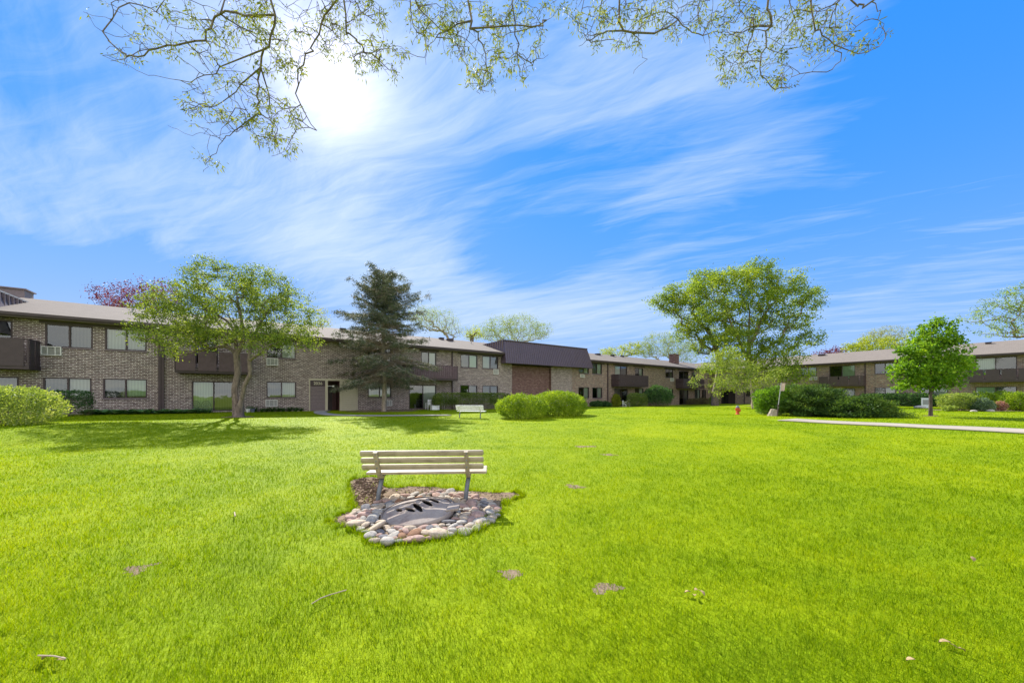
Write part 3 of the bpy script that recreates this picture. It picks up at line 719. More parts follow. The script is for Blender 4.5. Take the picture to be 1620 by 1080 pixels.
en = MB().box(d0, d1, 1.4, 1.45, -.2, 2.7).box(d0-.03, d0+.0, .01, 1.4, -.2, 2.7).box(d1, d1+.03, .01, 1.4, -.2, 2.7).box(d0, d1, .01, 1.4, 2.66, 2.7).build('entrance', M['dark'], B)
MB().box(d0+.6, d0+1.6, 1.3, 1.38, -.2, 2.2).build('door', M['brown'], en)
RB = roof(B, -6, sE(1800)+.6)
for px, y in ((1281, 4.8), (1286, 4.8), (1560, 4.9)): vent(RB, sE(px), y)
vent(RB, sE(1321), 4.9, 1)
aircon(B, sE(1281), sE(1293), zE(1286, 601), zE(1286, 596))
downspout(B, sE(1369), .1, EAVE-.2, .12); downspout(B, sE(1178), 0, EAVE-.2, .12)
def balcE(pa, pb, yt, yb, px, **k):
    Y = E_xy(px)[1]-1.25*.577
    balcony(B, sE(pa), sE(pb), CAMZ+(HZ-yb)*Y/F+.26, CAMZ+(HZ-yt)*Y/F, **k)
balcE(1300, 1370, 595, 611, 1330, mat='brown', boards='wide'); balcE(1534, 1660, 583.5, 604, 1580, mat='brown', boards='wide')

# ------------------------------------------------------------------ trees
def tubes_mesh(P0, P1, R0, R1, n=5):
    """one tapered tube for every branch segment"""
    d = P1-P0; L = np.linalg.norm(d, axis=1)[:, None]; L[L == 0] = 1; d = d/L
    P0 = P0-d*R0[:, None]*.3; P1 = P1+d*R1[:, None]*.3
    ref = np.where(np.abs(d[:, 2:3]) < .9, np.array([[0, 0, 1.]]), np.array([[1., 0, 0]]))
    u = np.cross(d, ref); u /= np.linalg.norm(u, axis=1)[:, None]; w = np.cross(d, u)
    a = 2*np.pi*np.arange(n)/n; ca, sa = np.cos(a)[None, :, None], np.sin(a)[None, :, None]
    ring = u[:, None]*ca+w[:, None]*sa
    V = np.concatenate([P0[:, None]+ring*R0[:, None, None], P1[:, None]+ring*R1[:, None, None]], 1).reshape(-1, 3)
    m = len(P0); b = (np.arange(m)*2*n)[:, None]; k = np.arange(n)[None]; k2 = (k+1) % n
    Q = np.stack([b+k, b+k2, b+n+k2, b+n+k], 2).reshape(-1, 4)
    return V, Q
def leaves_np(Pos, size, asp=.5, up=None, droop=0.0, r=None, jitter=.35, fold=True):
    """leaf-shaped quads at Pos, random in direction"""
    r = r or rng; n = len(Pos); s = size*r.uniform(1-jitter, 1+jitter, n)[:, None]
    d = r.normal(0, 1, (n, 3)); d[:, 2] -= droop; 
    if up is not None: d += up
    d /= np.linalg.norm(d, axis=1)[:, None]
    e = r.normal(0, 1, (n, 3)); e -= (e*d).sum(1)[:, None]*d; e /= np.linalg.norm(e, axis=1)[:, None]
    nn = np.cross(d, e)
    V = np.stack([Pos, Pos+d*s*.45+e*s*asp*.5+nn*s*.06, Pos+d*s, Pos+d*s*.45-e*s*asp*.5+nn*s*.06], 1).reshape(-1, 3)
    a = np.arange(n)*4; return V, np.stack([a, a+1, a+2, a+3], 1)
def skeleton(trunk, att, rise=.25, k_len=.30, sub=3, wob=.12, r=None):
    """hang every attractor on the nearest suitable node of a growing tree; trunk = list of polylines (with radii set later)"""
    r = r or rng; P = []; par = []
    for poly, parent in trunk:
        last = parent
        for p in poly: P.append(np.array(p, float)); par.append(last); last = len(P)-1
    base = np.array(P[0]); dist = []
    for i in range(len(P)): dist.append(0 if par[i] < 0 else dist[par[i]]+np.linalg.norm(P[i]-P[par[i]]))
    order = np.argsort(np.linalg.norm(att-np.array(P[-1] if False else P[0]), axis=1)); ends = []
    arr = np.zeros((len(P)+len(att)*sub+5, 3)); dl = np.zeros(len(arr)); n = len(P); arr[:n] = P; dl[:n] = dist
    first = 1 if n > 1 else 0
    for ai in order:
        a = att[ai]; dd = arr[first:n]-a; dn = np.linalg.norm(dd, axis=1)
        cost = dn+k_len*dl[first:n]+rise*np.maximum(dd[:, 2], 0)*2
        j = first+int(np.argmin(cost)); s = arr[j]; L = np.linalg.norm(a-s)
        if L < 1e-3: ends.append(j); continue
        m = max(1, min(sub, int(L/.25))); last = j
        off = r.normal(0, wob*L, 3)
        for q in range(1, m+1):
            t = q/m; bend = math.sin(math.pi*t)
            p = s+(a-s)*t+off*bend+np.array([0, 0, .10*L*bend])
            arr[n] = p; par.append(last); dl[n] = dl[last]+L/m; last = n; n += 1
        ends.append(last)
    return arr[:n], np.array(par), np.array(ends)
def pipe_radii(P, par, tip=.006, e=2.2, rbase=None, fixed=None):
    n = len(P); acc = np.zeros(n); ch = np.zeros(n, int)
    for i in range(n-1, 0, -1):
        if par[i] >= 0:
            v = acc[i] if ch[i] else tip**e
            acc[par[i]] += v; ch[par[i]] += 1
    acc[acc == 0] = tip**e; R = acc**(1/e)
    if rbase: R = tip+((R-tip)/(R.max()-tip))**1.25*(rbase-tip)
    return R
def make_tree(name, base, trunk, att, rbase, leaf, bark, lab, cat='tree', group=None, nleaf=20, lsize=.09, spread=.35, asp=.55,
              droop=.3, tip=.008, k_len=.3, rise=.25, sub=3, wob=.12, seed=1, flat=.7, along=.25, ns=5, leafname='foliage', thin=.0):
    """base: world position; trunk, att: local coordinates"""
    r = np.random.default_rng(seed); root = empty(name, base, 0, lab, cat, group)
    P, par, ends = skeleton(trunk, att, rise, k_len, sub, wob, r); R = pipe_radii(P, par, tip, rbase=rbase)
    i = np.where(par >= 0)[0]; V, Q = tubes_mesh(P[par[i]], P[i], np.minimum(R[par[i]], R[i]*1.6+.01), R[i], ns)
    # flare at the foot
    zz = V[:, 2]; fl = 1+.55*np.exp(-np.maximum(zz, 0)/.25); near = np.hypot(V[:, 0]-P[0][0], V[:, 1]-P[0][1]) < rbase*2.5
    V[near, 0] = P[0][0]+(V[near, 0]-P[0][0])*fl[near]; V[near, 1] = P[0][1]+(V[near, 1]-P[0][1])*fl[near]
    link_mesh('trunk', np_mesh('trunk', V, Q, smooth=True), bark, root)
    if nleaf:
        cs = P[ends]; rep = r.poisson(nleaf, len(cs)); rep[r.random(len(cs)) < thin] = 1
        Lp = np.repeat(cs, rep, 0)+r.normal(0, 1, (rep.sum(), 3))*spread*np.array([1, 1, flat])*r.uniform(.35, 1, (rep.sum(), 1))
        ee = np.argsort(R)[:int(len(R)*.7)]; ee = ee[ee > 3]; k = int(len(cs)*nleaf*along)
        j = r.choice(ee, k); Lp = np.vstack([Lp, P[j]+(P[par[j]]-P[j])*r.random((k, 1))+r.normal(0, spread*.25, (k, 3))])
        V, Q = leaves_np(Lp, lsize, asp, droop=droop, r=r); link_mesh(leafname, np_mesh(leafname, V, Q), leaf, root)
    return root
def blobs(specs, n, r, shell=.55, gap=.0, gs=1.0):
    """attractors in a union of ellipsoids (cx,cy,cz,rx,ry,rz), kept mostly to the outer part, with gaps"""
    out = []; vol = np.array([s[3]*s[4]*s[5] for s in specs]); vol = vol**.8; cnt = (n*vol/vol.sum()).astype(int)+2
    for s, c in zip(specs, cnt):
        d = r.normal(0, 1, (c, 3)); d /= np.linalg.norm(d, axis=1)[:, None]
        rad = r.uniform(shell**2, 1, c)**.5; out.append(np.array(s[:3])+d*rad[:, None]*np.array(s[3:6]))
    A_ = np.vstack(out)
    if gap: 
        f = np.sin(A_[:, 0]*2.1*gs+1.3*np.sin(A_[:, 2]*1.7*gs))*np.sin(A_[:, 1]*1.9*gs+2*np.sin(A_[:, 0]*gs))*np.sin(A_[:, 2]*2.3*gs+1.1)
        A_ = A_[f < 1-gap*1.6+.3*r.random(len(A_))]
    return A_
def px_spec(px, py, rx, ry, Y, base, dy=0, ryd=None):
    """an ellipsoid of crown measured on the photograph at distance Y, relative to the tree's foot"""
    k = Y/F; X = (px-810)*k; Z = CAMZ+(HZ-py)*k
    return (X-base[0], dy, Z-base[2], rx*k, (ryd if ryd else rx*k*.85), ry*k)

M['bark'] = barkmat('grey_brown_bark', (.07, .055, .05), (.24, .19, .165))
M['bark_pale'] = barkmat('pale_bark', (.16, .13, .10), (.40, .34, .27))
M['bark_dark'] = barkmat('dark_bark', (.04, .032, .03), (.13, .10, .09))
M['lf_mid'] = leafmat('mid_green_leaves', [(0.046, 0.076, 0.016), (0.105, 0.164, 0.033), (0.197, 0.276, 0.045), (0.361, 0.415, 0.089)], .5)
M['lf_bright'] = leafmat('fresh_green_leaves', [(0.051, 0.107, 0.012), (0.090, 0.197, 0.017), (0.177, 0.328, 0.022), (0.329, 0.459, 0.036)], .5)
M['lf_olive'] = leafmat('spring_green_leaves', [(0.052, 0.085, 0.017), (0.119, 0.201, 0.021), (0.238, 0.330, 0.032), (0.417, 0.472, 0.070)], .5, clump=.35)
M['lf_pale'] = leafmat('pale_young_leaves', [(.12, .14, .05), (.20, .24, .08), (.32, .34, .12), (.42, .42, .2)], .45)
M['lf_weep'] = leafmat('drooping_young_leaves', [(0.070, 0.113, 0.020), (0.140, 0.204, 0.035), (0.240, 0.317, 0.060), (0.380, 0.442, 0.150)], .45)
M['lf_yellow'] = leafmat('yellow_green_leaves', [(.12, .15, .02), (.22, .28, .03), (.32, .38, .04), (.40, .44, .08)], .5)
M['lf_purple'] = leafmat('purple_leaves', [(0.051, 0.011, 0.021), (0.102, 0.024, 0.036), (0.171, 0.045, 0.057), (0.240, 0.091, 0.098)], .45, tcol=(1.15, .6, .65))
M['lf_spruce'] = leafmat('spruce_needles', [(0.036, 0.054, 0.034), (0.070, 0.097, 0.059), (0.121, 0.145, 0.087), (0.221, 0.232, 0.142)], .15, clump=1.2)
M['lf_spruce2'] = leafmat('bare_spruce_twigs', [(0.114, 0.088, 0.068), (0.212, 0.175, 0.122), (0.310, 0.263, 0.184)], .15)
M['lf_over'] = leafmat('young_locust_leaves', [(.06, .085, .010), (.12, .155, .018), (.20, .24, .025), (.28, .29, .06)], .5, clump=2.0)

# broadleaf tree before the left range
b = at(377, 20.2); r1 = np.random.default_rng(3); Y0 = b.y
sp = [px_spec(*s[:4], Y0, b, s[4], s[5]) for s in ((290, 480, 55, 38, 0, 2.2), (262, 515, 45, 35, -.6, 1.8), (350, 452, 60, 38, .3, 2.2), (415, 462, 55, 36, .2, 2.0), (455, 500, 48, 45, 0, 2.0),
      (480, 535, 32, 30, -.5, 1.3), (300, 540, 55, 28, -1.0, 1.5), (370, 500, 90, 45, 0, 2.6), (360, 530, 60, 20, -1.3, 1.0), (440, 545, 40, 24, -.9, 1.2), (335, 425, 30, 16, 0, .9), (410, 430, 30, 14, 0, .9), (245, 490, 22, 20, 0, .8))]
att = blobs(sp, 950, r1, .35, .35, .8)
kk = Y0/F
def lp(px, py, dy=0): return ((px-810)*kk-b.x, dy, CAMZ+(HZ-py)*kk-b.z)
trunk = [([(0, 0, -.3), (0, 0, .0), lp(378, 640), lp(380, 615), lp(377, 590, .1)], -1)]
trunk += [([lp(372, 560, .1), lp(383, 540, .1), lp(384, 515), lp(378, 490), lp(375, 470)], 4),
          ([lp(384, 632, -.1), lp(391, 610, -.2), lp(400, 592, -.2), lp(399, 570, -.2), lp(398, 545, -.1), lp(410, 515), lp(422, 495), lp(430, 480)], 1),
          ([lp(366, 522, .3), lp(350, 505, .4), lp(330, 490, .2), lp(305, 487, 0)], 5)]
trunk[0] = ([(0, 0, -.3), (0, 0, .0), lp(373, 640), lp(371, 615), lp(374, 590, .1)], -1)
make_tree('broadleaf_tree', b, trunk, att, .21, M['lf_mid'], M['bark'], 'spreading green tree with a forked trunk in front of the left brick range', nleaf=43, lsize=.095, spread=.27, seed=11, k_len=.16, rise=.1, tip=.009, droop=.2, sub=4, flat=.55, along=.2, ns=7)

# spruce before the left range
def make_conifer():
    b = at(607, 28.5); r = np.random.default_rng(5); root = empty('spruce_tree', b, 0, 'tall dark spruce with a bare straight trunk in front of the left brick range', 'tree')
    H = CAMZ+(HZ-430)*b.y/F-b.z; tr = [np.array([.0, 0, -.3])]; 
    for i in range(1, 15): tr.append(np.array([.10*math.sin(i*.4)*(1 if i < 6 else .4)-.012*i*(i < 8), .04*math.cos(i), H*i/14]))
    tr = np.array(tr); R = .20*(1-np.arange(15)/15)**.8+.012
    P0, P1, R0, R1 = [tr[:-1]], [tr[1:]], [R[:-1]], [R[1:]]; Ln = []; Lt = []
    z = 2.6; prof = [(0.0, 1.5), (.19, 2.2), (.25, 4.0), (.41, 4.3), (.55, 3.7), (.73, 3.2), (.87, 2.5), (.93, 1.8), (.97, 1.2), (1.0, .35)]
    while z < H*.985:
        t = z/H; L0 = np.interp(t, [p[0] for p in prof], [p[1] for p in prof]); nb = 6 if t < .9 else 4; a0 = r.uniform(0, 6.28)
        for k in range(nb):
            a = a0+6.28*k/nb+r.normal(0, .25); L = L0*r.uniform(.6, 1.08)
            if r.random() < .10: continue
            up = .35 if t > .7 else (.10 if t > .45 else -.12)
            n = 7; q = [np.array([0, 0, z])]; c = np.array([math.cos(a), math.sin(a), 0])
            for i in range(1, n+1):
                s = i/n; q.append(np.array([0, 0, z])+c*L*s+np.array([0, 0, L*(up*s-.28*s*s*(1-t)+.10*s**3)])+r.normal(0, .03*L*s, 3)*np.array([1, 1, .5]))
            q = np.array(q); rr = .035*(L/4)*(1-np.arange(n+1)/(n+1))+.006
            P0.append(q[:-1]); P1.append(q[1:]); R0.append(rr[:-1]); R1.append(rr[1:])
            side = np.array([-math.sin(a), math.cos(a), 0])
            for i in range(2 if t < .6 else 1, n+1):
                for sg in (-1, 1):
                    for rep in range(2):
                        l2 = L*.30*(1.15-.7*i/n)*r.uniform(.5, 1.2)+.12; st = q[i-1]+(q[i]-q[i-1])*r.random()
                        e = st+(side*sg*.85+c*.55+np.array([0, 0, -.25-.3*(1-t)+.25*t]))*l2
                        P0.append(st[None]); P1.append(e[None]); R0.append(np.array([.010])); R1.append(np.array([.004]))
                        m = int(11*l2/.5)+4; w = r.random((m, 1)); pts = st+(e-st)*w+r.normal(0, .055, (m, 3))
                        inner = (i <= 3 and t < .62) or r.random() < .10
                        (Lt if inner else Ln).append(pts)
            Ln.append(q[-1]+r.normal(0, .10, (12, 3)))
        z += .40 if t < .6 else .30
    V, Q = tubes_mesh(np.vstack(P0), np.vstack(P1), np.concatenate(R0), np.concatenate(R1), 5)
    link_mesh('trunk', np_mesh('trunk', V, Q, smooth=True), M['bark_pale'], root)
    A1 = np.vstack(Ln); V, Q = leaves_np(np.repeat(A1, 2, 0)+r.normal(0, .04, (len(A1)*2, 3)), .115, .30, droop=.1, r=r); link_mesh('foliage', np_mesh('foliage', V, Q), M['lf_spruce'], root)
    A2 = np.vstack(Lt); V, Q = leaves_np(np.repeat(A2, 2, 0), .13, .14, droop=.6, r=r); o = link_mesh('bare_twigs', np_mesh('bare_twigs', V, Q), M['lf_spruce2'], root)
make_conifer()

# the two big trees in the far corner, a slender pale one between them
def big(name, px, Y, specs, lab, n, seed, leaf, rb, trunkpts, **k):
    b = at(px, Y); r = np.random.default_rng(seed); att = blobs([px_spec(*s[:4], Y, b, *s[4:]) for s in specs], n, r, k.pop('shell', .4), k.pop('gap', .3), k.pop('gs', .5))
    kk = Y/F; f = lambda q: ((q[0]-810)*kk-b.x, q[2] if len(q) > 2 else 0, CAMZ+(HZ-q[1])*kk-b.z)
    tr = []
    for i, (pts, par) in enumerate(trunkpts): tr.append(([(0, 0, -.3)] if i == 0 else [])and([(0, 0, -.3)]+[f(p) for p in pts], par) or ([f(p) for p in pts], par))
    return make_tree(name, b, tr, att, rb, leaf, k.pop('bark', M['bark']), lab, seed=seed, **k)
big('broadleaf_tree', 1196, 46, [(1165, 440, 34, 20, 0, 3), (1203, 432, 30, 22, 1, 3), (1128, 455, 34, 22, 1, 3), (1235, 455, 28, 22, -1, 3), (1180, 478, 40, 20, -2, 3), (1140, 492, 36, 18, 0, 3), (1222, 492, 34, 20, 1, 3), (1262, 470, 24, 18, 0, 2.2), (1284, 478, 16, 14, 0, 1.6), (1256, 508, 30, 15, 0, 2.6), (1270, 538, 20, 14, -1, 1.8), (1190, 515, 36, 16, 1, 3), (1252, 560, 20, 12, 0, 1.8),
    (1155, 535, 32, 16, -1, 3), (1215, 545, 32, 16, -1, 3), (1205, 416, 20, 9, 0, 1.6), (1290, 462, 12, 7, 0, 1.0), (1240, 590, 30, 18, -1, 2), (1205, 585, 30, 14, -2, 2), (1165, 575, 26, 12, -2, 2), (1140, 562, 28, 12, -3, 2), (1195, 560, 26, 12, -2, 2), (1112, 582, 18, 10, -3, 1.6)],
    'tallest broad green tree in the far corner, with a thick leaning trunk base', 1500, 21, M['lf_olive'], .42,
    [([(1197, 625), (1193, 600), (1186, 575), (1184, 550), (1185, 520), (1186, 490)], -1), ([(1195, 530), (1205, 505), (1218, 485)], 4), ([(1172, 545), (1160, 520), (1150, 495)], 3), ([(1200, 560), (1222, 545), (1238, 540)], 3)],
    nleaf=30, lsize=.21, spread=.46, k_len=.14, rise=.1, tip=.012, droop=.3, sub=4, along=.15, ns=6, gap=.35, gs=.6)
big('broadleaf_tree', 1131, 53, [(1078, 462, 34, 17, 0, 3), (1050, 478, 24, 13, 0, 2), (1085, 488, 36, 15, 0, 3), (1098, 515, 30, 15, 0, 3), (1135, 490, 30, 20, 0, 3), (1118, 545, 28, 16, 0, 2.5), (1112, 440, 24, 13, 0, 2.5), (1078, 530, 18, 12, 0, 2), (1140, 525, 24, 16, 0, 2.5)],
    'green tree with spreading bare limbs behind and left of the tallest tree', 800, 22, M['lf_olive'], .38,
    [([(1131, 620), (1136, 595), (1139, 570)], -1), ([(1132, 550), (1124, 530), (1112, 515), (1100, 505)], 3), ([(1146, 550), (1150, 530), (1148, 505), (1145, 480)], 3), ([(1152, 556), (1165, 545)], 3)],
    nleaf=28, lsize=.23, spread=.52, k_len=.14, rise=.1, tip=.012, droop=.3, sub=4, along=.15, ns=6, gap=.48, gs=.4)
big('small_tree', 1191, 37, [(1122, 588, 20, 16, 0, 1.6), (1145, 566, 24, 16, 0, 1.6), (1104, 606, 12, 10, 0, .8), (1140, 603, 22, 14, -.5, 1.4), (1172, 585, 24, 20, 0, 1.8), (1203, 603, 20, 15, 0, 1.6), (1232, 592, 18, 12, 0, 1.2), (1170, 614, 14, 7, -.5, .8), (1135, 620, 8, 5, 0, .5)],
    'low pale green drooping tree on a thin white stem near the hydrant', 470, 23, M['lf_weep'], .075,
    [([(1190, 632), (1188, 615), (1187, 600)], -1), ([(1175, 590), (1155, 585), (1135, 590)], 3), ([(1205, 588), (1220, 585)], 3)],
    nleaf=19, lsize=.15, spread=.36, k_len=.14, tip=.010, droop=.9, sub=4, along=.1, bark=M['bark_pale'], gap=.55)
# small round maple on the right lawn
big('maple_tree', 1472, 20.5, [(1478, 525, 26, 20, 0, .9), (1475, 555, 40, 24, 0, 1.3), (1470, 585, 48, 22, 0, 1.5), (1510, 580, 30, 20, 0, 1), (1440, 590, 26, 20, 0, 1), (1480, 508, 9, 10, 0, .4), (1500, 540, 18, 18, 0, .7), (1448, 555, 20, 16, 0, .8), (1470, 606, 40, 12, 0, 1.1), (1432, 608, 16, 8, 0, .6)],
    'young bright green maple on the right lawn beyond the sidewalk', 760, 24, M['lf_bright'], .075,
    [([(1472, 640), (1472, 615), (1473, 590), (1474, 560), (1476, 530), (1478, 512)], -1)],
    nleaf=20, lsize=.12, spread=.17, k_len=.22, rise=.05, tip=.006, droop=.5, sub=3, along=.1, asp=.8, bark=M['bark_dark'], gap=.45, gs=2.4)
# trees beyond the roofs
def far(name, px, Y, specs, lab, leaf, n, seed, rb=.25, **k):
    k = dict(dict(nleaf=9, lsize=.15, spread=.5, k_len=.10, tip=.011, droop=.1, sub=3, along=.15, gap=.2, ns=4), **k)
    return big(name, px, Y, specs, lab, n, seed, leaf, rb, [([(px, HZ-20), (px+2, HZ-50)], -1)], group='trees beyond the roofs', **k)
far('purple_tree', 215, 42, [(205, 468, 42, 16, 0, 3), (240, 462, 30, 20, 0, 3), (175, 478, 20, 10, 0, 2), (255, 480, 25, 22, 0, 2.5), (215, 490, 45, 14, 0, 3)], 'purple leaved tree showing over the roof at far left', M['lf_purple'], 260, 31, nleaf=26, lsize=.16)
far('background_tree', 497, 45, [(500, 500, 25, 18, 0, 2), (480, 520, 30, 20, 0, 2), (512, 515, 14, 20, 0, 1.5)], 'pale leafing tree behind the roof between the spreading tree and the spruce', M['lf_pale'], 150, 32, bark=M['bark_pale'])
far('background_tree', 690, 52, [(690, 505, 38, 18, 0, 3), (670, 500, 25, 20, 0, 2.5), (715, 520, 20, 14, 0, 2)], 'nearly bare tree with grey twigs showing over the roof right of the spruce', M['lf_weep'], 800, 33, nleaf=7, lsize=.11, bark=M['bark_pale'], wob=.09)
far('background_tree', 745, 50, [(748, 528, 16, 9, 0, 1.5)], 'small yellow green treetop just left of the mansard', M['lf_yellow'], 60, 34, nleaf=16)
far('background_tree', 812, 62, [(790, 515, 30, 15, 0, 3), (825, 512, 30, 16, 0, 3), (855, 522, 22, 14, 0, 2.5), (770, 525, 22, 12, 0, 2), (810, 530, 60, 12, 0, 4)], 'pale budding tree rising behind the dark mansard', M['lf_weep'], 1100, 35, nleaf=11, lsize=.14, bark=M['bark_pale'], wob=.09)
far('background_tree', 985, 85, [(975, 557, 28, 8, 0, 3), (1000, 552, 20, 11, 0, 3), (960, 562, 16, 5, 0, 2)], 'low yellow green treetops over the roof right of the mansard', M['lf_yellow'], 180, 36, nleaf=16, lsize=.26)
far('background_tree', 1045, 82, [(1040, 545, 26, 22, 0, 4), (1070, 550, 26, 22, 0, 4), (1020, 553, 18, 13, 0, 3), (1090, 560, 18, 18, 0, 3)], 'half bare tree with pale leaves over the roof left of the big corner trees', M['lf_weep'], 1100, 37, nleaf=11, lsize=.17, bark=M['bark_pale'], wob=.09)
far('background_tree', 1320, 84, [(1322, 556, 16, 8, 0, 3), (1300, 560, 10, 5, 0, 2)], 'reddish treetop just showing over the right roof', M['lf_purple'], 80, 38, nleaf=14, lsize=.26)
far('background_tree', 1390, 78, [(1385, 545, 34, 14, 0, 4), (1415, 545, 25, 14, 0, 4), (1360, 550, 18, 8, 0, 3), (1350, 548, 12, 8, 0, 2)], 'yellow green round treetop over the right roof', M['lf_yellow'], 300, 39, nleaf=20, lsize=.26)
far('background_tree', 1405, 92, [(1410, 527, 32, 12, 0, 4), (1385, 532, 20, 10, 0, 3)], 'pale hazy treetop highest behind the yellow green one on the right', M['lf_pale'], 600, 40, nleaf=5, lsize=.2)
b_ = far('background_tree', 1668, 56, [(1580, 495, 40, 22, 0, 3), (1600, 475, 40, 22, 0, 3), (1650, 470, 50, 34, 0, 4), (1545, 500, 24, 12, 0, 2), (1590, 525, 45, 12, 0, 3), (1640, 510, 60, 25, 0, 4), (1700, 480, 50, 40, 0, 4)], 'green tree reaching in from the right edge above the roof', M['lf_olive'], 620, 41, rb=.4, nleaf=16, lsize=.19, spread=.45, tip=.02)

# ------------------------------------------------------------------ the tree overhead, rooted behind the camera
def overhead():
    r = np.random.default_rng(9); b = Vector((2.2, -6.5, gz(2.2, -6.5))); k = 1
    root = empty('overhanging_tree', b, 0, 'tree whose thin budding branches hang into the top of the view', 'tree')
    P = [np.array((0, 0, -.3)), np.array((0, 0, .1)), np.array((.1, .2, 2.2)), np.array((0, .5, 4.5)), np.array((-.1, 1.0, 6.6))]; par = [-1, 0, 1, 2, 3]
    def w(px, py, Y): return np.array(((px-810)/F*Y-b.x, Y-b.y, CAMZ+(HZ-py)*Y/F-b.z))
    def limb(pts, Y0, parent, Y1=None):
        last = parent; ids = []; L = smooth_line([(*q, Y0+(Y1-Y0 if Y1 else .6)*i/max(1, len(pts)-1)) for i, q in enumerate(pts)], 4)
        for q in L:
            P.append(w(*q)+r.normal(0, .03, 3)); par.append(last); last = len(P)-1; ids.append(last)
        return ids
    def spur(a, bb, n=6):
        last = a; ids = []; p0 = P[a]
        for i in range(1, n+1): P.append(p0+(bb-p0)*i/n+np.array([0, 0, .5*math.sin(math.pi*i/n)])+r.normal(0, .05, 3)); par.append(last); last = len(P)-1
        return last
    tl = spur(4, w(520, -420, 5.5)); tm = spur(4, w(800, -420, 5.0)); tr = spur(4, w(1150, -420, 5.2))
    L1 = limb([(450, -200), (430, -60), (434, 40), (412, 90), (405, 150), (410, 185)], 6.8, tl, 8.2)
    L2 = limb([(390, 27), (340, 26), (322, 60), (262, 73), (215, 88), (190, 80), (166, 56)], 7.6, L1[7])
    L4 = limb([(375, 203), (352, 222), (330, 256), (325, 272)], 8.2, L1[-1])
    L5 = limb([(352, 108), (300, 128), (235, 118), (160, 90)], 8.0, L1[11]); 
    L3 = limb([(380, 130), (345, 172), (300, 160), (285, 172)], 8.3, L1[13]); L3b = limb([(380, 205), (340, 215), (300, 210), (265, 200)], 8.4, L1[-1])
    L3c = limb([(425, 150), (430, 200), (445, 240), (460, 258)], 8.3, L1[13])
    L6 = limb([(550, -150), (547, 20), (558, 60), (590, 90), (635, 118)], 7.2, tl, 8.2); L6b = limb([(520, 20), (500, 60), (480, 100), (470, 150), (500, 210)], 7.6, L6[3])
    L7 = limb([(735, -150), (742, 30), (760, 60), (768, 110), (762, 150)], 7.0, tm, 8.0); L7b = limb([(720, 40), (690, 60), (670, 90)], 7.6, L7[4]); L7c = limb([(800, 42), (850, 45), (865, 30)], 7.6, L7[5])
    L8 = limb([(810, -120), (813, 40), (820, 85), (826, 130)], 7.4, tm, 8.4); L8b = limb([(835, 98), (868, 90)], 8.1, L8[8]); L0 = limb([(650, -150), (650, 20), (672, 60), (676, 105)], 7.4, tm, 8.2)
    L9 = limb([(985, -150), (983, 30), (1008, 62), (1018, 95), (1000, 115)], 7.2, tr, 8.2); L9b = limb([(960, 50), (935, 60), (915, 75)], 7.7, L9[5]); L9c = limb([(1040, 55), (1075, 30)], 7.8, L9[6])
    L10 = limb([(1225, -150), (1219, 10), (1215, 60), (1200, 110), (1228, 138), (1250, 140)], 7.0, tr, 8.0); L10b = limb([(1195, 40), (1170, 90), (1135, 130)], 7.6, L10[6])
    L11 = limb([(1282, -150), (1284, 20), (1302, 55), (1330, 88), (1305, 118)], 7.2, tr, 8.0); L11b = limb([(1360, 90), (1400, 62)], 7.9, L11[10]); L12 = limb([(1500, -60), (1390, 2), (1360, 6), (1335, -5)], 7.0, tr)
    L13 = limb([(1120, -150), (1110, 10), (1080, 35), (1060, 50)], 7.4, tr); L14 = limb([(1380, 10), (1395, 40), (1390, 62)], 7.6, L12[5])
    nl = len(P); P_ = np.array(P)
    # twigs round the limbs
    zones = [(300, 45, 110, 45, 60), (395, 80, 70, 80, 80), (350, 170, 70, 50, 70), (440, 200, 40, 55, 60), (470, 60, 60, 55, 60), (560, 55, 65, 60, 80), (610, 95, 40, 28, 30), (690, 45, 45, 45, 45), (755, 55, 50, 60, 70),
             (760, 130, 22, 22, 24), (825, 65, 42, 62, 50), (935, 45, 25, 40, 34), (985, 40, 40, 45, 45), (1060, 30, 50, 40, 30), (1150, 55, 45, 60, 55), (1215, 70, 45, 65, 55), (1290, 50, 50, 48, 55), (1360, 55, 48, 32, 22), (1150, 125, 20, 8, 6), (1235, 132, 26, 12, 8), (330, 258, 14, 12, 5), (210, 85, 50, 20, 16), (520, 15, 400, 25, 60), (1100, 10, 240, 22, 50)]
    att = []
    for cx, cy, rx, ry, n in zones:
        for _ in range(int(n*1.35)):
            a, q = r.uniform(0, 6.28), math.sqrt(r.random()); Y = r.uniform(7.2, 9.0); py = cy+ry*q*math.sin(a)
            att.append(w(cx+rx*q*math.cos(a), py, Y))
    att = np.array(att)
    arr = [*P_]; ends = []; N = nl; first = 5+18
    A_ = np.zeros((nl+len(att)*6, 3)); A_[:nl] = P_; order = r.permutation(len(att)); age = np.zeros(len(A_))
    for ai in order:
        a = att[ai]; dn = np.linalg.norm(A_[first:N]-a, axis=1)+.5*np.maximum(a[2]-A_[first:N, 2], 0)+age[first:N]*.25; j = first+int(np.argmin(dn)); s = A_[j].copy(); L = np.linalg.norm(a-s)
        m = max(2, min(5, int(L/.10))); last = j; off = r.normal(0, .10*L, 3); cur = s
        for q in range(1, m+1):
            t = q/m; p = s+(a-s)*t+off*math.sin(math.pi*t)+np.array([0, 0, .08*L*math.sin(math.pi*t)])+r.normal(0, .012, 3)
            A_[N] = p; par.append(last); age[N] = age[last]+L/m; last = N; N += 1
        ends.append(last)
    P2 = A_[:N]; par = np.array(par); R = pipe_radii(P2, par, .0038, 2.7); R = np.minimum(R, .020); R[:5] = [.34, .30, .26, .22, .17]; R[5:23] = np.maximum(R[5:23], .06)
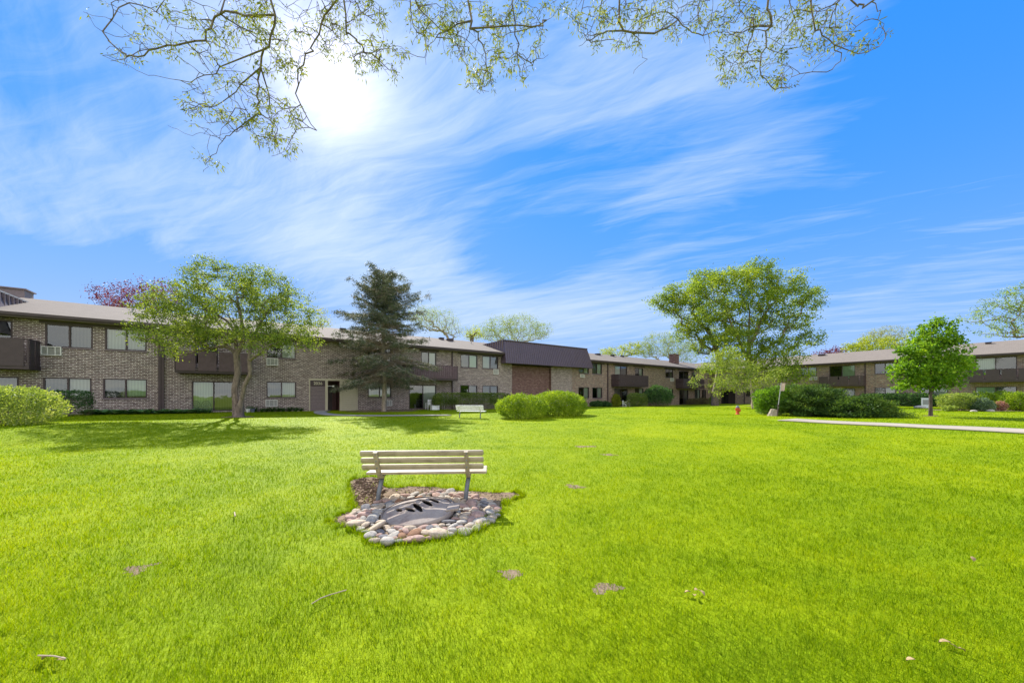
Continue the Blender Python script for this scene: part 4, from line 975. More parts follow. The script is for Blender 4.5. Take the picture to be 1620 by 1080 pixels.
    i = np.where(par >= 0)[0]; V, Q = tubes_mesh(P2[par[i]], P2[i], np.maximum(np.minimum(R[par[i]], R[i]*1.5), R[i]), R[i], 6)
    link_mesh('trunk', np_mesh('trunk', V, Q, smooth=True), M['bark'], root)
    e = P2[ends]; e = e[r.random(len(e)) < .46]; big_ = r.random(len(e)) < .42
    rep = np.where(big_, r.integers(24, 44, len(e)), r.integers(5, 12, len(e)))
    cen = np.repeat(e, rep, 0); sprd = np.repeat(np.where(big_, .062, .035), rep)[:, None]; off = r.normal(0, 1, cen.shape)*sprd
    V, Q = leaves_np(cen+off, .092, .23, up=off/sprd*.5, droop=1.1, r=r); link_mesh('leaves', np_mesh('leaves', V, Q), M['lf_over'], root)
overhead()

# ------------------------------------------------------------------ shrubs, hedges and bedding plants
M['lf_hedge'] = leafmat('hedge_leaves', [(0.053, 0.083, 0.022), (0.105, 0.165, 0.038), (0.180, 0.255, 0.053), (0.300, 0.360, 0.090)], .4, clump=1.5)
M['lf_hedge_dark'] = leafmat('dark_hedge_leaves', [(0.019, 0.048, 0.019), (0.040, 0.096, 0.032), (0.072, 0.160, 0.048), (0.128, 0.240, 0.072)], .35, clump=1.5)
M['lf_bush'] = leafmat('bright_bush_leaves', [(0.056, 0.101, 0.012), (0.124, 0.214, 0.013), (0.213, 0.326, 0.020), (0.360, 0.428, 0.056)], .5, clump=1.2)  # bright yellow green, the leaves' own colour
M['lf_privet'] = leafmat('two_tone_leaves', [(0.077, 0.123, 0.030), (0.176, 0.258, 0.050), (0.286, 0.370, 0.090), (0.462, 0.493, 0.220)], .5, clump=1.2)
M['lf_juniper'] = leafmat('juniper_sprays', [(0.017, 0.043, 0.013), (0.040, 0.092, 0.020), (0.101, 0.184, 0.028), (0.225, 0.302, 0.045)], .3, clump=.9)
M['lf_blue'] = leafmat('grey_green_leaves', [(0.048, 0.084, 0.060), (0.096, 0.156, 0.096), (0.168, 0.240, 0.156), (0.288, 0.348, 0.264)], .35)
M['lf_brown'] = leafmat('brownish_leaves', [(0.053, 0.045, 0.030), (0.105, 0.090, 0.053), (0.165, 0.150, 0.075), (0.210, 0.225, 0.090)], .3)
M['lf_hosta'] = leafmat('hosta_leaves', [(0.045, 0.128, 0.053), (0.090, 0.210, 0.075), (0.165, 0.315, 0.135), (0.450, 0.540, 0.360)], .3)
M['lf_pink'] = leafmat('pink_blossom', [(0.210, 0.080, 0.080), (0.336, 0.160, 0.144), (0.434, 0.272, 0.240), (0.175, 0.224, 0.080)], .35)
def shrub(name, pos, rx, ry, h, leaf, lab, cat, n, size, p=2.2, rz=0.0, seed=1, asp=.6, group=None, lump=.10, droop=-.2, stems=7, lo=.02, brown=None, up=0.0, inner=.35, lf=3.0, twigm='bark', sprig=14):
    """foliage filling a lumpy rounded or clipped body, on a few stems"""
    r = np.random.default_rng(seed); root = empty(name, pos, rz, lab, cat, group)
    d = r.normal(0, 1, (n, 3)); d /= np.linalg.norm(d, axis=1)[:, None]; d = d[d[:, 2] > -.93]; n = len(d)
    if p > 4 and rx > 2*ry: d[:, 1:] *= .75; d[:, 0] *= 1.2
    k = (np.abs(d[:, 0])**p+np.abs(d[:, 1])**p+np.abs(d[:, 2])**p)**(-1/p); d = d*np.array([rx, ry, h*.55])
    ph = r.uniform(0, 6, 6); q = d*k[:, None]
    l = np.sin(q[:, 0]*lf+ph[0])*np.sin(q[:, 1]*lf*1.1+ph[1])+np.sin(q[:, 2]*lf*1.3+ph[2]+q[:, 0]*lf)*.7+.6*np.sin(q[:, 0]*lf*2.7+ph[3])*np.sin(q[:, 2]*lf*2.9+ph[4])
    k = k*(1+lump*l); s = np.where(r.random(n) < inner, r.uniform(.45, .88, n), r.uniform(.86, 1.03, n)+np.abs(r.normal(0, .025, n)))
    P = d*(k*s)[:, None]; P[:, 2] += h*.50
    P = P[P[:, 2] > lo+.04*r.random(len(P))]
    if sprig:
        ns_ = int(sprig*n/1000); st = P[r.integers(0, len(P), ns_*3)]; st = st[st[:, 2] > h*.45][:ns_]; out_ = st/np.array([rx, ry, h])+np.array([0, 0, .5]); out_ += r.normal(0, .35, out_.shape); out_ /= np.linalg.norm(out_, axis=1)[:, None]
        L_ = r.uniform(.06, .17, (len(st), 1))*(1 if p < 4 else .45); P = np.vstack([P]+[st+out_*L_*t_+r.normal(0, .012, st.shape) for t_ in np.linspace(.1, 1, 9)])
    if brown:
        m = r.random(len(P)) < np.clip((brown-P[:, 2]/h)*4, 0, .9); V, Q = leaves_np(P[m], size*.8, asp*.6, r=r); link_mesh('twigs', np_mesh('twigs', V, Q), M['lf_brown'], root); P = P[~m]
    U = np.zeros_like(P); U[:, :2] = P[:, :2]/max(rx, ry)*.8; U[:, 2] = up
    V, Q = leaves_np(P, size, asp, up=U, droop=droop, r=r, jitter=.5); link_mesh('foliage', np_mesh('foliage', V, Q), M[leaf], root)
    mb = MB()
    for i in range(stems):
        a = r.uniform(0, 6.28); b = r.uniform(.1, .75)
        mb.tube([(rx*b*.45*math.cos(a), ry*b*.45*math.sin(a), -.08), (rx*b*.7*math.cos(a), ry*b*.7*math.sin(a), h*.35), (rx*b*math.cos(a+.3), ry*b*math.sin(a+.3), h*.78)], [.022, .016, .006], 5)
    mb.build('stems', M[twigm], root); return root
GA = math.atan2(AD[1], AD[0]); GE = math.atan2(ED[1], ED[0])
shrub('bush', at(6, 13.6), 1.5, 1.4, 1.36, 'lf_privet', 'bright two tone green bush cut off by the left edge', 'bush', 19000, .062, seed=51, droop=0)
shrub('clipped_hedge', at(106, 19.3), .85, .55, 1.28, 'lf_hedge_dark', 'small dark clipped hedge block below the far left window', 'hedge', 9000, .05, p=7, rz=GA, seed=52, lump=.015, brown=.42)
hx, hy = A_xy(737); hl = (sA(790)-sA(679))/2
p_ = Vector((hx+.577*1.7, hy-.8165*1.7, 0)); p_.z = gz(p_.x, p_.y)
shrub('clipped_hedge', p_, hl, .6, 1.46, 'lf_hedge', 'long clipped hedge behind the white bench, under the windows left of the mansard', 'hedge', 42000, .062, p=9, rz=GA, seed=53, lump=.012, brown=.45, lf=2)
shrub('bush', at(826, 22.6), 1.55, 1.35, 1.40, 'lf_bush', 'left and lower of the two joined bright bushes below the mansard', 'bush', 22000, .062, seed=54, lump=.06)
shrub('bush', at(882, 25.2), 2.0, 1.6, 1.60, 'lf_bush', 'right and taller of the two joined bright bushes below the mansard', 'bush', 30000, .066, seed=55, lump=.06)
def near_wall(px, off, A_=True):
    x, y = (A_xy if A_ else E_xy)(px); v = Vector((x+(.577 if A_ else -.8165)*off, y-(.8165 if A_ else .577)*off, 0)); v.z = gz(v.x, v.y); return v
shrub('clipped_hedge', at(1008, 44.5), 1.2, .8, 1.62, 'lf_hedge', 'squat clipped hedge beside the bicycle and patio door', 'hedge', 9000, .09, p=6, rz=GA, seed=56, lump=.02)
shrub('round_shrub', at(1040, 45.5), 1.6, 1.4, 2.55, 'lf_hedge_dark', 'tall rounded dark green shrub against the brick wall, right of the squat hedge', 'shrub', 13000, .11, seed=57, brown=.35)
for i, (px, o, w_, hh, lf_, lab) in enumerate(((933, 1.2, .9, .75, 'lf_hedge_dark', 'low dark shrub by the wall just right of the bright bushes'), (946, 1.3, .7, .65, 'lf_hedge_dark', 'low dark shrub left of the drainpipe and patio'),
        (1082, 1.5, 1.6, .95, 'lf_brown', 'brownish low shrub under the farthest balcony, left one'), (1096, 1.6, 1.7, 1.0, 'lf_brown', 'brownish low shrub under the farthest balcony, middle one'), (1112, 1.8, 1.4, 1.15, 'lf_hedge', 'olive low shrub by the far corner'), (968, .7, .35, 1.6, 'lf_yellow', 'thin yellowish plant beside the drainpipe by the bicycle'))):
    shrub('low_shrub', near_wall(px, o), w_, .6, hh, lf_, lab, 'shrub', 3200, .11, seed=60+i, rz=GA)
def juniper(pos, rx, ry, h, lab, nb, seed):
    """spreading juniper: arching branches that carry flat sprays in tiers"""
    r = np.random.default_rng(seed); root = empty('juniper_shrub', pos, 0, lab, 'shrub'); mb = MB(); Ps = []; Us = []
    for i in range(nb):
        a = r.uniform(0, 6.28); el = r.uniform(.02, 1) ** 1.1 * 1.35; c = np.array([math.cos(a)*math.cos(el)*rx, math.sin(a)*math.cos(el)*ry, math.sin(el)*h])
        k = r.uniform(.72, 1.06)*(1+.10*math.sin(3*a+2*el+seed)); o = np.array([rx*.12*math.cos(a), ry*.12*math.sin(a), .05]); e = o+c*k; e[2] = max(e[2], .22)
        mid = o+(e-o)*.55+np.array([0, 0, .12*h]); mb.tube([tuple(o-np.array([0, 0, .1])), tuple(mid), tuple(e)], [.03, .02, .006], 4, False)
        d = (e-mid)/np.linalg.norm(e-mid)
        for t_ in (.25, .5, .7, .85, 1.0):
            q = mid+(e-mid)*t_; n_ = 62; w_ = .20+.10*(1-t_); sp_ = r.normal(0, 1, (n_, 3))*np.array([w_, w_, .055]); sp_ += np.outer(sp_[:, 0]*0-np.abs(sp_[:, 1])*.25, np.array([0, 0, 1]))
            Ps.append(q+sp_); Us.append(np.repeat((d*1.1+np.array([0, 0, .25]))[None], n_, 0))
    P = np.vstack(Ps); U = np.vstack(Us); k = P[:, 2] > .03; P = P[k]; U = U[k]
    V, Q = leaves_np(P, .13, .24, up=U, r=r); link_mesh('foliage', np_mesh('foliage', V, Q), M['lf_juniper'], root); mb.build('stems', M['bark'], root)
juniper(at(1272, 23.2), 2.5, 1.7, 1.98, 'large dark layered juniper mound behind the leaning sign post', 170, 71)
juniper(at(1357, 21.4), 1.8, 1.3, 1.12, 'lower spreading juniper to the right of the large juniper mound', 115, 72)
shrub('shrub', at(1221, 23.2), .95, .9, 1.75, 'lf_bright', 'fresh green leafy shrub at the left end of the junipers', 'shrub', 9000, .09, seed=73, lump=.12, lo=.25)
q = near_wall(1421, 1.3, False); shrub('clipped_hedge', q, 3.3, .8, 1.45, 'lf_hedge_dark', 'dark hedge against the right brick range, left of the young maple', 'hedge', 17000, .12, p=5, rz=GE, seed=74, lump=.05)
for i, (px, Y, w_, hh, lf_, n, lab) in enumerate(((1517, 25.5, .95, 1.22, 'lf_privet', 9000, 'pale yellow green shrub, leftmost in the bed right of the maple'), (1551, 24.6, .62, .85, 'lf_blue', 5000, 'grey green low shrub in front in the bed right of the maple'),
        (1556, 27.5, .8, 1.22, 'lf_bush', 6000, 'yellow green shrub behind the grey green one'), (1584, 27.8, .6, 1.25, 'lf_bush', 5000, 'small yellow green shrub behind the pink blossom'), (1583, 25.0, .33, .62, 'lf_pink', 1800, 'small pink blossoming plant in the right bed'),
        (1571, 25.2, .3, .55, 'lf_privet', 1500, 'small pale plant left of the pink blossom'), (1611, 25.0, .85, 1.2, 'lf_bush', 8000, 'rounded green shrub at the right edge'), (1502, 24.7, .35, .35, 'lf_privet', 1500, 'tiny pale plant at the left end of the right bed'), (1655, 25.5, 1.0, 1.2, 'lf_bush', 6000, 'green shrub beyond the right edge'))):
    shrub('shrub', at(px, Y), w_, w_*.9, hh, lf_, lab, 'shrub', n, .07, seed=80+i, lump=.12, group='shrubs in the right bed')
def leafy_plant(name, pos, lab, cat, group, leaf, n, L, wd, hgt, seed):
    """arching leaves from one crown (hosta or daylily)"""
    r = np.random.default_rng(seed); V = []; Q = []
    for i in range(n):
        a = r.uniform(0, 6.28); l = L*r.uniform(.6, 1.1); e = r.uniform(.35, 1.35); c, s = math.cos(a), math.sin(a); w_ = wd*r.uniform(.7, 1.2); b = len(V); K = 5
        for k in range(K+1):
            t = k/K; d = l*t*math.cos(e*.9); z = l*t*math.sin(e)*(1-.55*t)*hgt; ww = w_*math.sin(math.pi*min(.97, .10+.88*t))**.8*.5
            V += [(c*d-s*ww, s*d+c*ww, z), (c*d+s*ww, s*d-c*ww, z)]
        Q += [(b+2*k, b+2*k+1, b+2*k+3, b+2*k+2) for k in range(K)]
    o = link_mesh(name, np_mesh(name, np.array(V), np.array(Q)), M[leaf]); o.location = pos; return tag(o, lab, cat, group)
hos = []
for i in range(30):
    px = 148+i*6.4+rng.normal(0, 1.5); off = .65+.75*(i % 2)+rng.normal(0, .08); pos = near_wall(px, off)
    if i < 3: o = leafy_plant('hosta_plant', pos, 'grey green hosta clump in the strip along the left range', 'plant', 'hostas along the left range', 'lf_hosta', 46, .46, .17, 1.0, 100+i); hos.append(o)
    else: o = hos[i % 3].copy(); C.objects.link(o); o.location = pos
    o.rotation_euler.z = rng.uniform(0, 6.28); o.scale = (rng.uniform(1.0, 1.45),)*3
    o['label'] = 'grey green hosta clump '+('nearer the lawn, ' if i % 2 else 'nearer the wall, ')+('under the second pair of windows' if px < 236 else 'at the foot of the drainpipes' if px < 268 else 'under the balcony' if px < 302 else 'at the patio door')
dl = []
for i in range(9):
    px = 404+i*9+rng.normal(0, 1); pos = near_wall(px, .7+.3*(i % 2))
    if i < 2: o = leafy_plant('daylily_clump', pos, 'narrow leaved daylily clump between the spreading tree and the entrance', 'plant', 'daylilies by the entrance', 'lf_hedge_dark', 90, .62, .035, 1.15, 120+i); dl.append(o)
    else: o = dl[i % 2].copy(); C.objects.link(o); o.location = pos
    o.rotation_euler.z = rng.uniform(0, 6.28); o.scale = (rng.uniform(.95, 1.35),)*3
    o['label'] = 'narrow leaved daylily clump '+('beside the flower pots' if px < 420 else 'under the air conditioner' if px < 445 else 'under the ground floor window' if px < 468 else 'next to the entrance')+(', nearer the lawn' if i % 2 else ', nearer the wall')

# ------------------------------------------------------------------ benches
def slatmat(name, c, c2):
    m, t, out = new_mat(name); co = obj_co(t)
    g = t.noise(t.mapping(co, scale=(1.2, 30, 30)), 3, 6, .65, .3); n = t.noise(co, 7, 5, .6)
    f = t.math('ADD', t.math('MULTIPLY', g, .6), t.math('MULTIPLY', n, .4)); col = t.ramp(f, [(.34, c2), (.5, c), (.72, tuple(min(1, x*1.15) for x in c))])
    bp = t.node('ShaderNodeBump', i={'Strength': .35, 'Distance': .004, 'Height': g})
    p = t.node('ShaderNodeBsdfPrincipled', i={'Base Color': col, 'Roughness': .55, 'Specular IOR Level': .4, 'Normal': bp.outputs[0]}); t.l.new(p.outputs[0], out.inputs[0]); return m
M['slat'] = slatmat('weathered_cream_slats', (.44, .37, .26), (.20, .155, .10))
M['slat_white'] = slatmat('weathered_white_slats', (.74, .74, .74), (.48, .47, .46))
M['steel'] = plain('weathered_slate_steel', (.17, .185, .205), .5, .3, 9, metal=.2, bump=.3)
M['rust'] = plain('rusty_tan_paint', (.36, .30, .20), .65, .45, 14, dark=(.16, .085, .05), bump=.4)
def bench(loc, rz, lab, slat, upm, legm, lean=.05, L=1.80):
    root = empty('park_bench', loc, rz, lab, 'bench'); h = L/2
    for z0, z1, y in ((.485, .583, .015), (.592, .690, -.022), (.699, .797, -.060)):
        M4 = Matrix.Translation((0, y, (z0+z1)/2)) @ Matrix.Rotation(math.radians(27), 4, 'X')
        MB().box(-h, h, -.026, .026, -(z1-z0)/2+.004, (z1-z0)/2-.004, M4).build('back_slat', M[slat], root, bevel=.022)
    for y in (.075, .19, .305, .42):
        MB().box(-h+.035, h+.045, y, y+.105, .405, .445).build('seat_slat', M[slat], root, bevel=.012)
    for s in (-1, 1):
        x = s*.655
        o = MB().box(x-.027, x+.027, -.09, -.05, 0, .01).v and None
        f = MB(); P = [(x-.01, -.115, .775), (x-.005, -.075, .66), (x, -.030, .53), (x+.005, .015, .435), (x+.01, .07, .375), (x+.012, .15, .36)]
        prof = [(p[1], p[2]) for p in P]
        for i in range(len(P)-1):
            (xa, ya, za), (xb, yb, zb2) = P[i], P[i+1]; d = Vector((0, yb-ya, zb2-za)).normalized(); n_ = Vector((0, d.z, -d.y))*.021
            b = len(f.v)
            for (xx, yy, zz) in ((xa, ya, za), (xb, yb, zb2)):
                for sx in (-.030, .030):
                    for sn in (-1, 1): f.v.append((xx+sx, yy+n_.y*sn, zz+n_.z*sn))
            f.f += [(b, b+4, b+5, b+1), (b+2, b+3, b+7, b+6), (b, b+2, b+6, b+4), (b+1, b+5, b+7, b+3), (b, b+1, b+3, b+2), (b+4, b+6, b+7, b+5)]
        o = f.build('back_support', M[upm], root)
        bl = MB()
        for z, y in ((.745, -.125), (.64, -.088), (.535, -.05)): bl.lathe([(.001, -.012), (.011, -.010), (.011, .02)], 8, (x-.005, y, z), 'y')
        bl.build('bolts', M['steel'], o)
        MB().box(x-.02, x+.04, .10, .50, .36, .403).build('seat_bracket', M[legm], root, bevel=.005)
        MB().tube([(x+.012, .17, .372), (x-.018, .09, .15), (x-lean, .02, -.25)], .033, 12).build('leg', M[legm], root, smooth=True)
    return root
bench((-1.325, 5.37, 0), math.radians(3), 'cream slatted park bench seen from behind, standing at the stone ring', 'slat', 'rust', 'steel')
p_ = at(743, 22.0)
bench(p_, math.radians(-9), 'white slatted bench far back in front of the long hedge', 'slat_white', 'white', 'steel', L=1.75, lean=-.05)

# ------------------------------------------------------------------ stone ring with the slotted cover
cx, cy = on_ground(661, 817)
M['iron'] = plain('rusty_brown_cast_cover', (.31, .265, .23), .85, .25, 4, bump=.4, dark=(.20, .14, .125), spec=.05)
M['pit'] = plain('dark_pit', (.02, .016, .014), .95, .3)
def cover():
    root = empty('pit_cover', (cx, cy, gz(cx, cy)+.085), math.radians(-4), 'brown slotted oval cover lying tilted on the stones', 'cover')
    R_, N_, K_ = .46, 96, 26; V = []; keep = []
    def zz(x, y): return .048*(1-(x*x/(R_*R_)+y*y/(.40*.40)))
    slots = [((.003, .21), (.19, .01), .026), ((.07, .30), (.25, .12), .026), ((-.075, .09), (.095, -.13), .026), ((-.15, -.03), (.0, -.13), .022), ((-.27, -.02), (-.18, -.10), .020), ((-.25, .12), (-.09, .15), .022), ((-.06, .24), (.04, .17), .014), ((.13, .33), (.26, .23), .012)]
    G = 120; xs = np.linspace(-R_, R_, G+1); ys = np.linspace(-.40, .40, G+1); idx = {}
    def sd(x, y):
        """signed distance to the nearest tapering slot"""
        best = 9
        for (xa, ya), (xb, yb), w_ in slots:
            dx, dy = xb-xa, yb-ya; t = ((x-xa)*dx+(y-ya)*dy)/(dx*dx+dy*dy); tc = min(1, max(0, t)); d = math.hypot(x-xa-tc*dx, y-ya-tc*dy)-1.45*w_*(.25+.75*math.sin(math.pi*(.08+.84*tc)))
            best = min(best, d)
        return best
    def inside(x, y): return (x/R_)**2+(y/.40)**2 <= 1 and sd(x, y) > 0
    def vid(i, j):
        if (i, j) not in idx:
            idx[(i, j)] = len(V); x, y = xs[i], ys[j]; e = math.sqrt((x/R_)**2+(y/.40)**2)
            rid = .014*math.exp(-((sd(x, y)-.012)/.018)**2)*(1-min(1, e)**6); V.append((x/max(1, e), y/max(1, e), max(zz(x, y), 0)+rid))
        return idx[(i, j)]
    f = []
    for i in range(G):
        for j in range(G):
            if inside((xs[i]+xs[i+1])/2, (ys[j]+ys[j+1])/2): f.append((vid(i, j), vid(i+1, j), vid(i+1, j+1), vid(i, j+1)))
    me = bpy.data.meshes.new('grate'); me.from_pydata(V, [], f); me.update(); me.polygons.foreach_set('use_smooth', np.ones(len(f), bool))
    o = link_mesh('grate', me, M['iron'], root); sm = o.modifiers.new('thick', 'SOLIDIFY'); sm.thickness = .028; sm.offset = -1
    mb = MB(); n = 64; b = 0
    for r0, z0 in ((.99, .012), (1.035, .006), (1.045, -.03), (1.02, -.075), (.97, -.075)):
        for k in range(n): a = 2*math.pi*k/n; mb.v.append((R_*r0*math.cos(a), .40*r0*math.sin(a), z0))
    for i in range(4):
        for k in range(n): k2 = (k+1) % n; mb.f.append((i*n+k, i*n+k2, (i+1)*n+k2, (i+1)*n+k))
    mb.build('rim', M['iron'], root, smooth=True)
    MB().prism([(.40, -.10), (.56, -.06), (.55, .10), (.40, .12)], -.005, .03, 'z').build('lifting_tab', M['iron'], root, bevel=.008)
    mb = MB(); mb.v = [(0, 0, -.06)]+[(R_*.97*math.cos(2*math.pi*k/n), .39*math.sin(2*math.pi*k/n), -.06) for k in range(n)]; mb.f = [(0, 1+k, 1+(k+1) % n) for k in range(n)]
    mb.build('pit', M['pit'], root)
    root.rotation_euler = (math.radians(9), math.radians(-4), math.radians(-4))
cover()
def stone_mesh(name, mat, r):
    import bmesh
    bm = bmesh.new(); bmesh.ops.create_icosphere(bm, subdivisions=3, radius=1)
    ph = r.uniform(0, 6, 8); a, b, c = 1, r.uniform(.68, .92), r.uniform(.5, .72)
    for v in bm.verts:
        p = v.co; k = 1+.07*math.sin(2.3*p.x+ph[0]+p.y)+.06*math.sin(3.1*p.y+ph[1])+.05*math.sin(2.9*p.z+ph[2]+p.x*2)+.03*math.sin(5*p.x+ph[3])*math.sin(5*p.y+ph[4])
        p = Vector((math.copysign(abs(p.x)**.85, p.x), math.copysign(abs(p.y)**.85, p.y), math.copysign(abs(p.z)**.8, p.z)))
        v.co = Vector((p.x*a, p.y*b, p.z*c))*k
    me = bpy.data.meshes.new(name); bm.to_mesh(me); bm.free(); me.polygons.foreach_set('use_smooth', np.ones(len(me.polygons), bool)); me.materials.append(mat); return me
kinds = []
for lab, col, dk in (('pale grey', (0.384, 0.352, 0.307), (0.179, 0.166, 0.147)), ('pinkish', (0.384, 0.262, 0.218), (0.205, 0.141, 0.115)), ('sandy', (0.448, 0.365, 0.275), (0.230, 0.186, 0.128)), ('slate grey', (0.192, 0.186, 0.192), (0.102, 0.096, 0.102)), ('rusty orange', (.27, .15, .09), (.14, .08, .05))):
    mt = plain(lab.replace(' ', '_')+'_stone', col, .85, .35, 2.2, bump=.8, dark=dk, bscale=9, spec=.12)
    kinds.append((lab, [stone_mesh('river_stone', mt, np.random.default_rng(200+len(kinds)*5+i)) for i in range(3)]))
r = np.random.default_rng(12); placed = []
def try_stone(x, y, s):
    e = ((x-cx)/.51)**2+((y-cy)/.45)**2
    if e < 1 or not in_poly(np.array([x]), np.array([y]), RING)[0]: return
    for a, b, c in placed:
        if math.hypot(a-x, b-y) < (c+s)*.80: return
    for lx, ly in ((-2.0, 5.41), (-.68, 5.42)):
        if math.hypot(lx-x, ly-y) < s*.8+.03: return
    placed.append((x, y, s))
lo_, hi_ = RING.min(0), RING.max(0)
for s, tries in ((.095, 14), (.078, 60), (.062, 500), (.05, 3500), (.038, 7000)):
    for _ in range(tries): try_stone(r.uniform(lo_[0], hi_[0]), r.uniform(lo_[1], hi_[1]), s*r.uniform(.88, 1.12))
placed = placed[:285]
for i, (x, y, s) in enumerate(placed):
    k = r.choice(5, p=[.34, .22, .32, .09, .03]); lab, ms_ = kinds[k]; o = bpy.data.objects.new('river_stone', ms_[r.integers(3)]); C.objects.link(o)
    o.location = (x, y, gz(x, y)+s*.20+.012); o.scale = (s*1.18, s*1.12, s*r.uniform(.55, .85)); o.rotation_euler = (r.normal(0, .2), r.normal(0, .2), r.uniform(0, 6.28))
    an = math.degrees(math.atan2(y-cy, x-cx)) % 360; far_ = math.hypot((x-cx)/.75, (y-cy)/.62) > 1.05
    side = ('right side', 'back right', 'back', 'back left', 'left side', 'front left', 'front', 'front right')[int(((an+22.5) % 360)//45)]
    size = 'large' if s > .07 else ('middling' if s > .052 else 'small')
    tag(o, size+' '+lab+' river stone, '+side+' of the ring, '+('outer edge' if far_ else 'near the cover'), 'stone', 'river stones ringing the slotted cover')
# crumbs of earth and bark in the bed
def crumbs(name, P, n, size, mat, seed, lab, cat):
    r = np.random.default_rng(seed); lo, hi = P.min(0), P.max(0); x = r.uniform(lo[0], hi[0], n); y = r.uniform(lo[1], hi[1], n); k = in_poly(x, y, P); x, y = x[k], y[k]; n = len(x); z = ground(x, y)+.016
    base = np.array([(1, 0, 0), (0, 1, 0), (-1, -.2, 0), (0, -1, 0), (0, 0, 1)]); V = base[None]*(size*r.uniform(.3, 1.3, (n, 1, 1)))*r.uniform(.4, 1.2, (n, 1, 3)); a = r.uniform(0, 6.28, n)
    X = V[:, :, 0]*np.cos(a)[:, None]-V[:, :, 1]*np.sin(a)[:, None]; Y = V[:, :, 0]*np.sin(a)[:, None]+V[:, :, 1]*np.cos(a)[:, None]
    V = np.stack([X+x[:, None], Y+y[:, None], V[:, :, 2]*.6+z[:, None]], 2).reshape(-1, 3); b = (np.arange(n)*5)[:, None, None]
    T = (b+np.array([(0, 1, 4), (1, 2, 4), (2, 3, 4), (3, 0, 4)])[None]).reshape(-1, 3)
    tag(link_mesh(name, np_mesh(name, V, None, T), mat), lab, cat, kind='stuff')
M['mulch'] = leafmat('bark_crumbs', rough=1.0, spec=0.0, trans=.0, cols=[(.02, .013, .01), (.045, .03, .02), (.08, .055, .04), (.15, .115, .085)])
crumbs('bark_mulch', BED, 9000, .012, M['mulch'], 31, 'dark bark crumbs and clods on the bare soil', 'mulch')
crumbs('bark_mulch', g2([(563, 800), (556, 770), (568, 758), (602, 758), (612, 775), (606, 792), (585, 803)]), 1400, .030, M['mulch'], 32, 'coarse bark chips heaped left of the bench leg', 'mulch')
# ragged grass edge leaning over the bed
# ------------------------------------------------------------------ hydrant, sign, patio things
M['hyd'] = plain('orange_red_hydrant_paint', (.62, .10, .035), .45, .2, 12, bump=.1)
M['hydcap'] = plain('blue_grey_cap_paint', (.16, .17, .21), .45, .2, 12)
def hydrant(pos):
    root = empty('fire_hydrant', pos, .3, 'orange red fire hydrant with a grey cap on the far lawn', 'hydrant')
    MB().lathe([(.001, -.05), (.15, -.05), (.15, .05), (.125, .06), (.105, .08), (.10, .42), (.125, .43), (.125, .47), (.10, .48)], 20).build('barrel', M['hyd'], root, smooth=False)
    MB().lathe([(.12, .48), (.118, .53), (.095, .59), (.05, .625), (.03, .63), (.03, .67), (.001, .67)], 20).build('bonnet', M['hydcap'], root)
    for s in (-1, 1): MB().lathe([(.055, s*.08), (.055, s*.15), (.07, s*.155), (.07, s*.185), (.025, s*.19), (.02, s*.215), (.001, s*.216)], 14, (0, 0, .36), 'x').build('outlet_cap', M['hyd'], root)
    MB().lathe([(.07, -.08), (.07, -.15), (.09, -.155), (.09, -.185), (.03, -.19), (.025, -.22), (.001, -.22)], 16, (0, 0, .30), 'y').build('pumper_cap', M['hyd'], root)
hydrant(at(1167, 26))
def signpost():
    p = at(1229, 21.6); k = 21.6/F; root = empty('sign_post', p, 0, 'leaning thin post with a small faded tan sign, in front of the junipers', 'sign')
    top = Vector(((1238-1229)*k, .1, CAMZ+(HZ-605)*k-p.z)); d = top.normalized()
    MB().tube([(0, 0, -.15), tuple(top*.35)], .032, 8).build('lower_post', M['bark_dark'], root)
    MB().tube([tuple(top*.33), tuple(top)], .022, 8).build('post', M['greymetal'], root)
    m4 = Matrix.Translation(top*.87+Vector((.10, -.03, 0))) @ d.to_track_quat('Z', 'Y').to_matrix().to_4x4() @ Matrix.Rotation(math.radians(12), 4, 'Z')
    q = MB().box(-.11, .11, -.008, .008, -.24, .24, m4).build('sign_plate', plain('faded_tan_sign', (.42, .31, .24), .6, .4, 9), root)
    r = np.random.default_rng(4); mk = MB()
    for i in range(5): z = .17-i*.085; mk.box(-.08, -.08+r.uniform(.09, .16), -.0095, -.0085, z, z+.03, m4)
    mk.build('faded_lettering', M['white'], q)
signpost()
p_ = at(1222, 22.2); st = MB().lathe([(.30, -.1), (.26, .05), (.20, .25), (.17, .42), (.001, .44)], 11).build('tree_stump', M['bark_pale']); st.location = p_; st.rotation_euler = (.1, .15, 0); tag(st, 'weathered tan stump at the left foot of the junipers', 'stump')
M['wire'] = plain('dark_green_wire', (.10, .12, .11), .5, .2); M['wfurn'] = plain('white_painted_furniture', (.74, .75, .78), .5, .12)
def wire_chair(pos, rz, lab):
    root = empty('wire_chair', pos, rz, lab, 'chair', 'round backed wire chairs')
    b = MB(); pts = [(.24*math.cos(a), .18, .50+.30*math.sin(a)) for a in np.linspace(0, math.pi, 13)]; b.tube([(.24, .18, .42)]+pts+[(-.24, .18, .42)], .012, 6, False)
    for i in range(-3, 4): x = i*.06; b.tube([(x*.4, .18, .44), (x*1.15, .18, .50+.29*math.sqrt(max(0, 1-(x*1.15/.24)**2)))], .006, 5, False)
    b.tube([(.14*math.cos(a), .18, .50+.17*math.sin(a)) for a in np.linspace(0, math.pi, 9)], .006, 5, False); b.build('backrest', M['wire'], root)
    s = MB().lathe([(.001, .43), (.22, .43), (.235, .42), (.22, .41), (.001, .41)], 18).build('seat', M['wire'], root)
    for sx in (-1, 1):
        for sy in (-1, 1): MB().tube([(sx*.15, sy*.15, .41), (sx*.20, sy*.20, -.04)], .010, 6).build('leg', M['wire'], root)
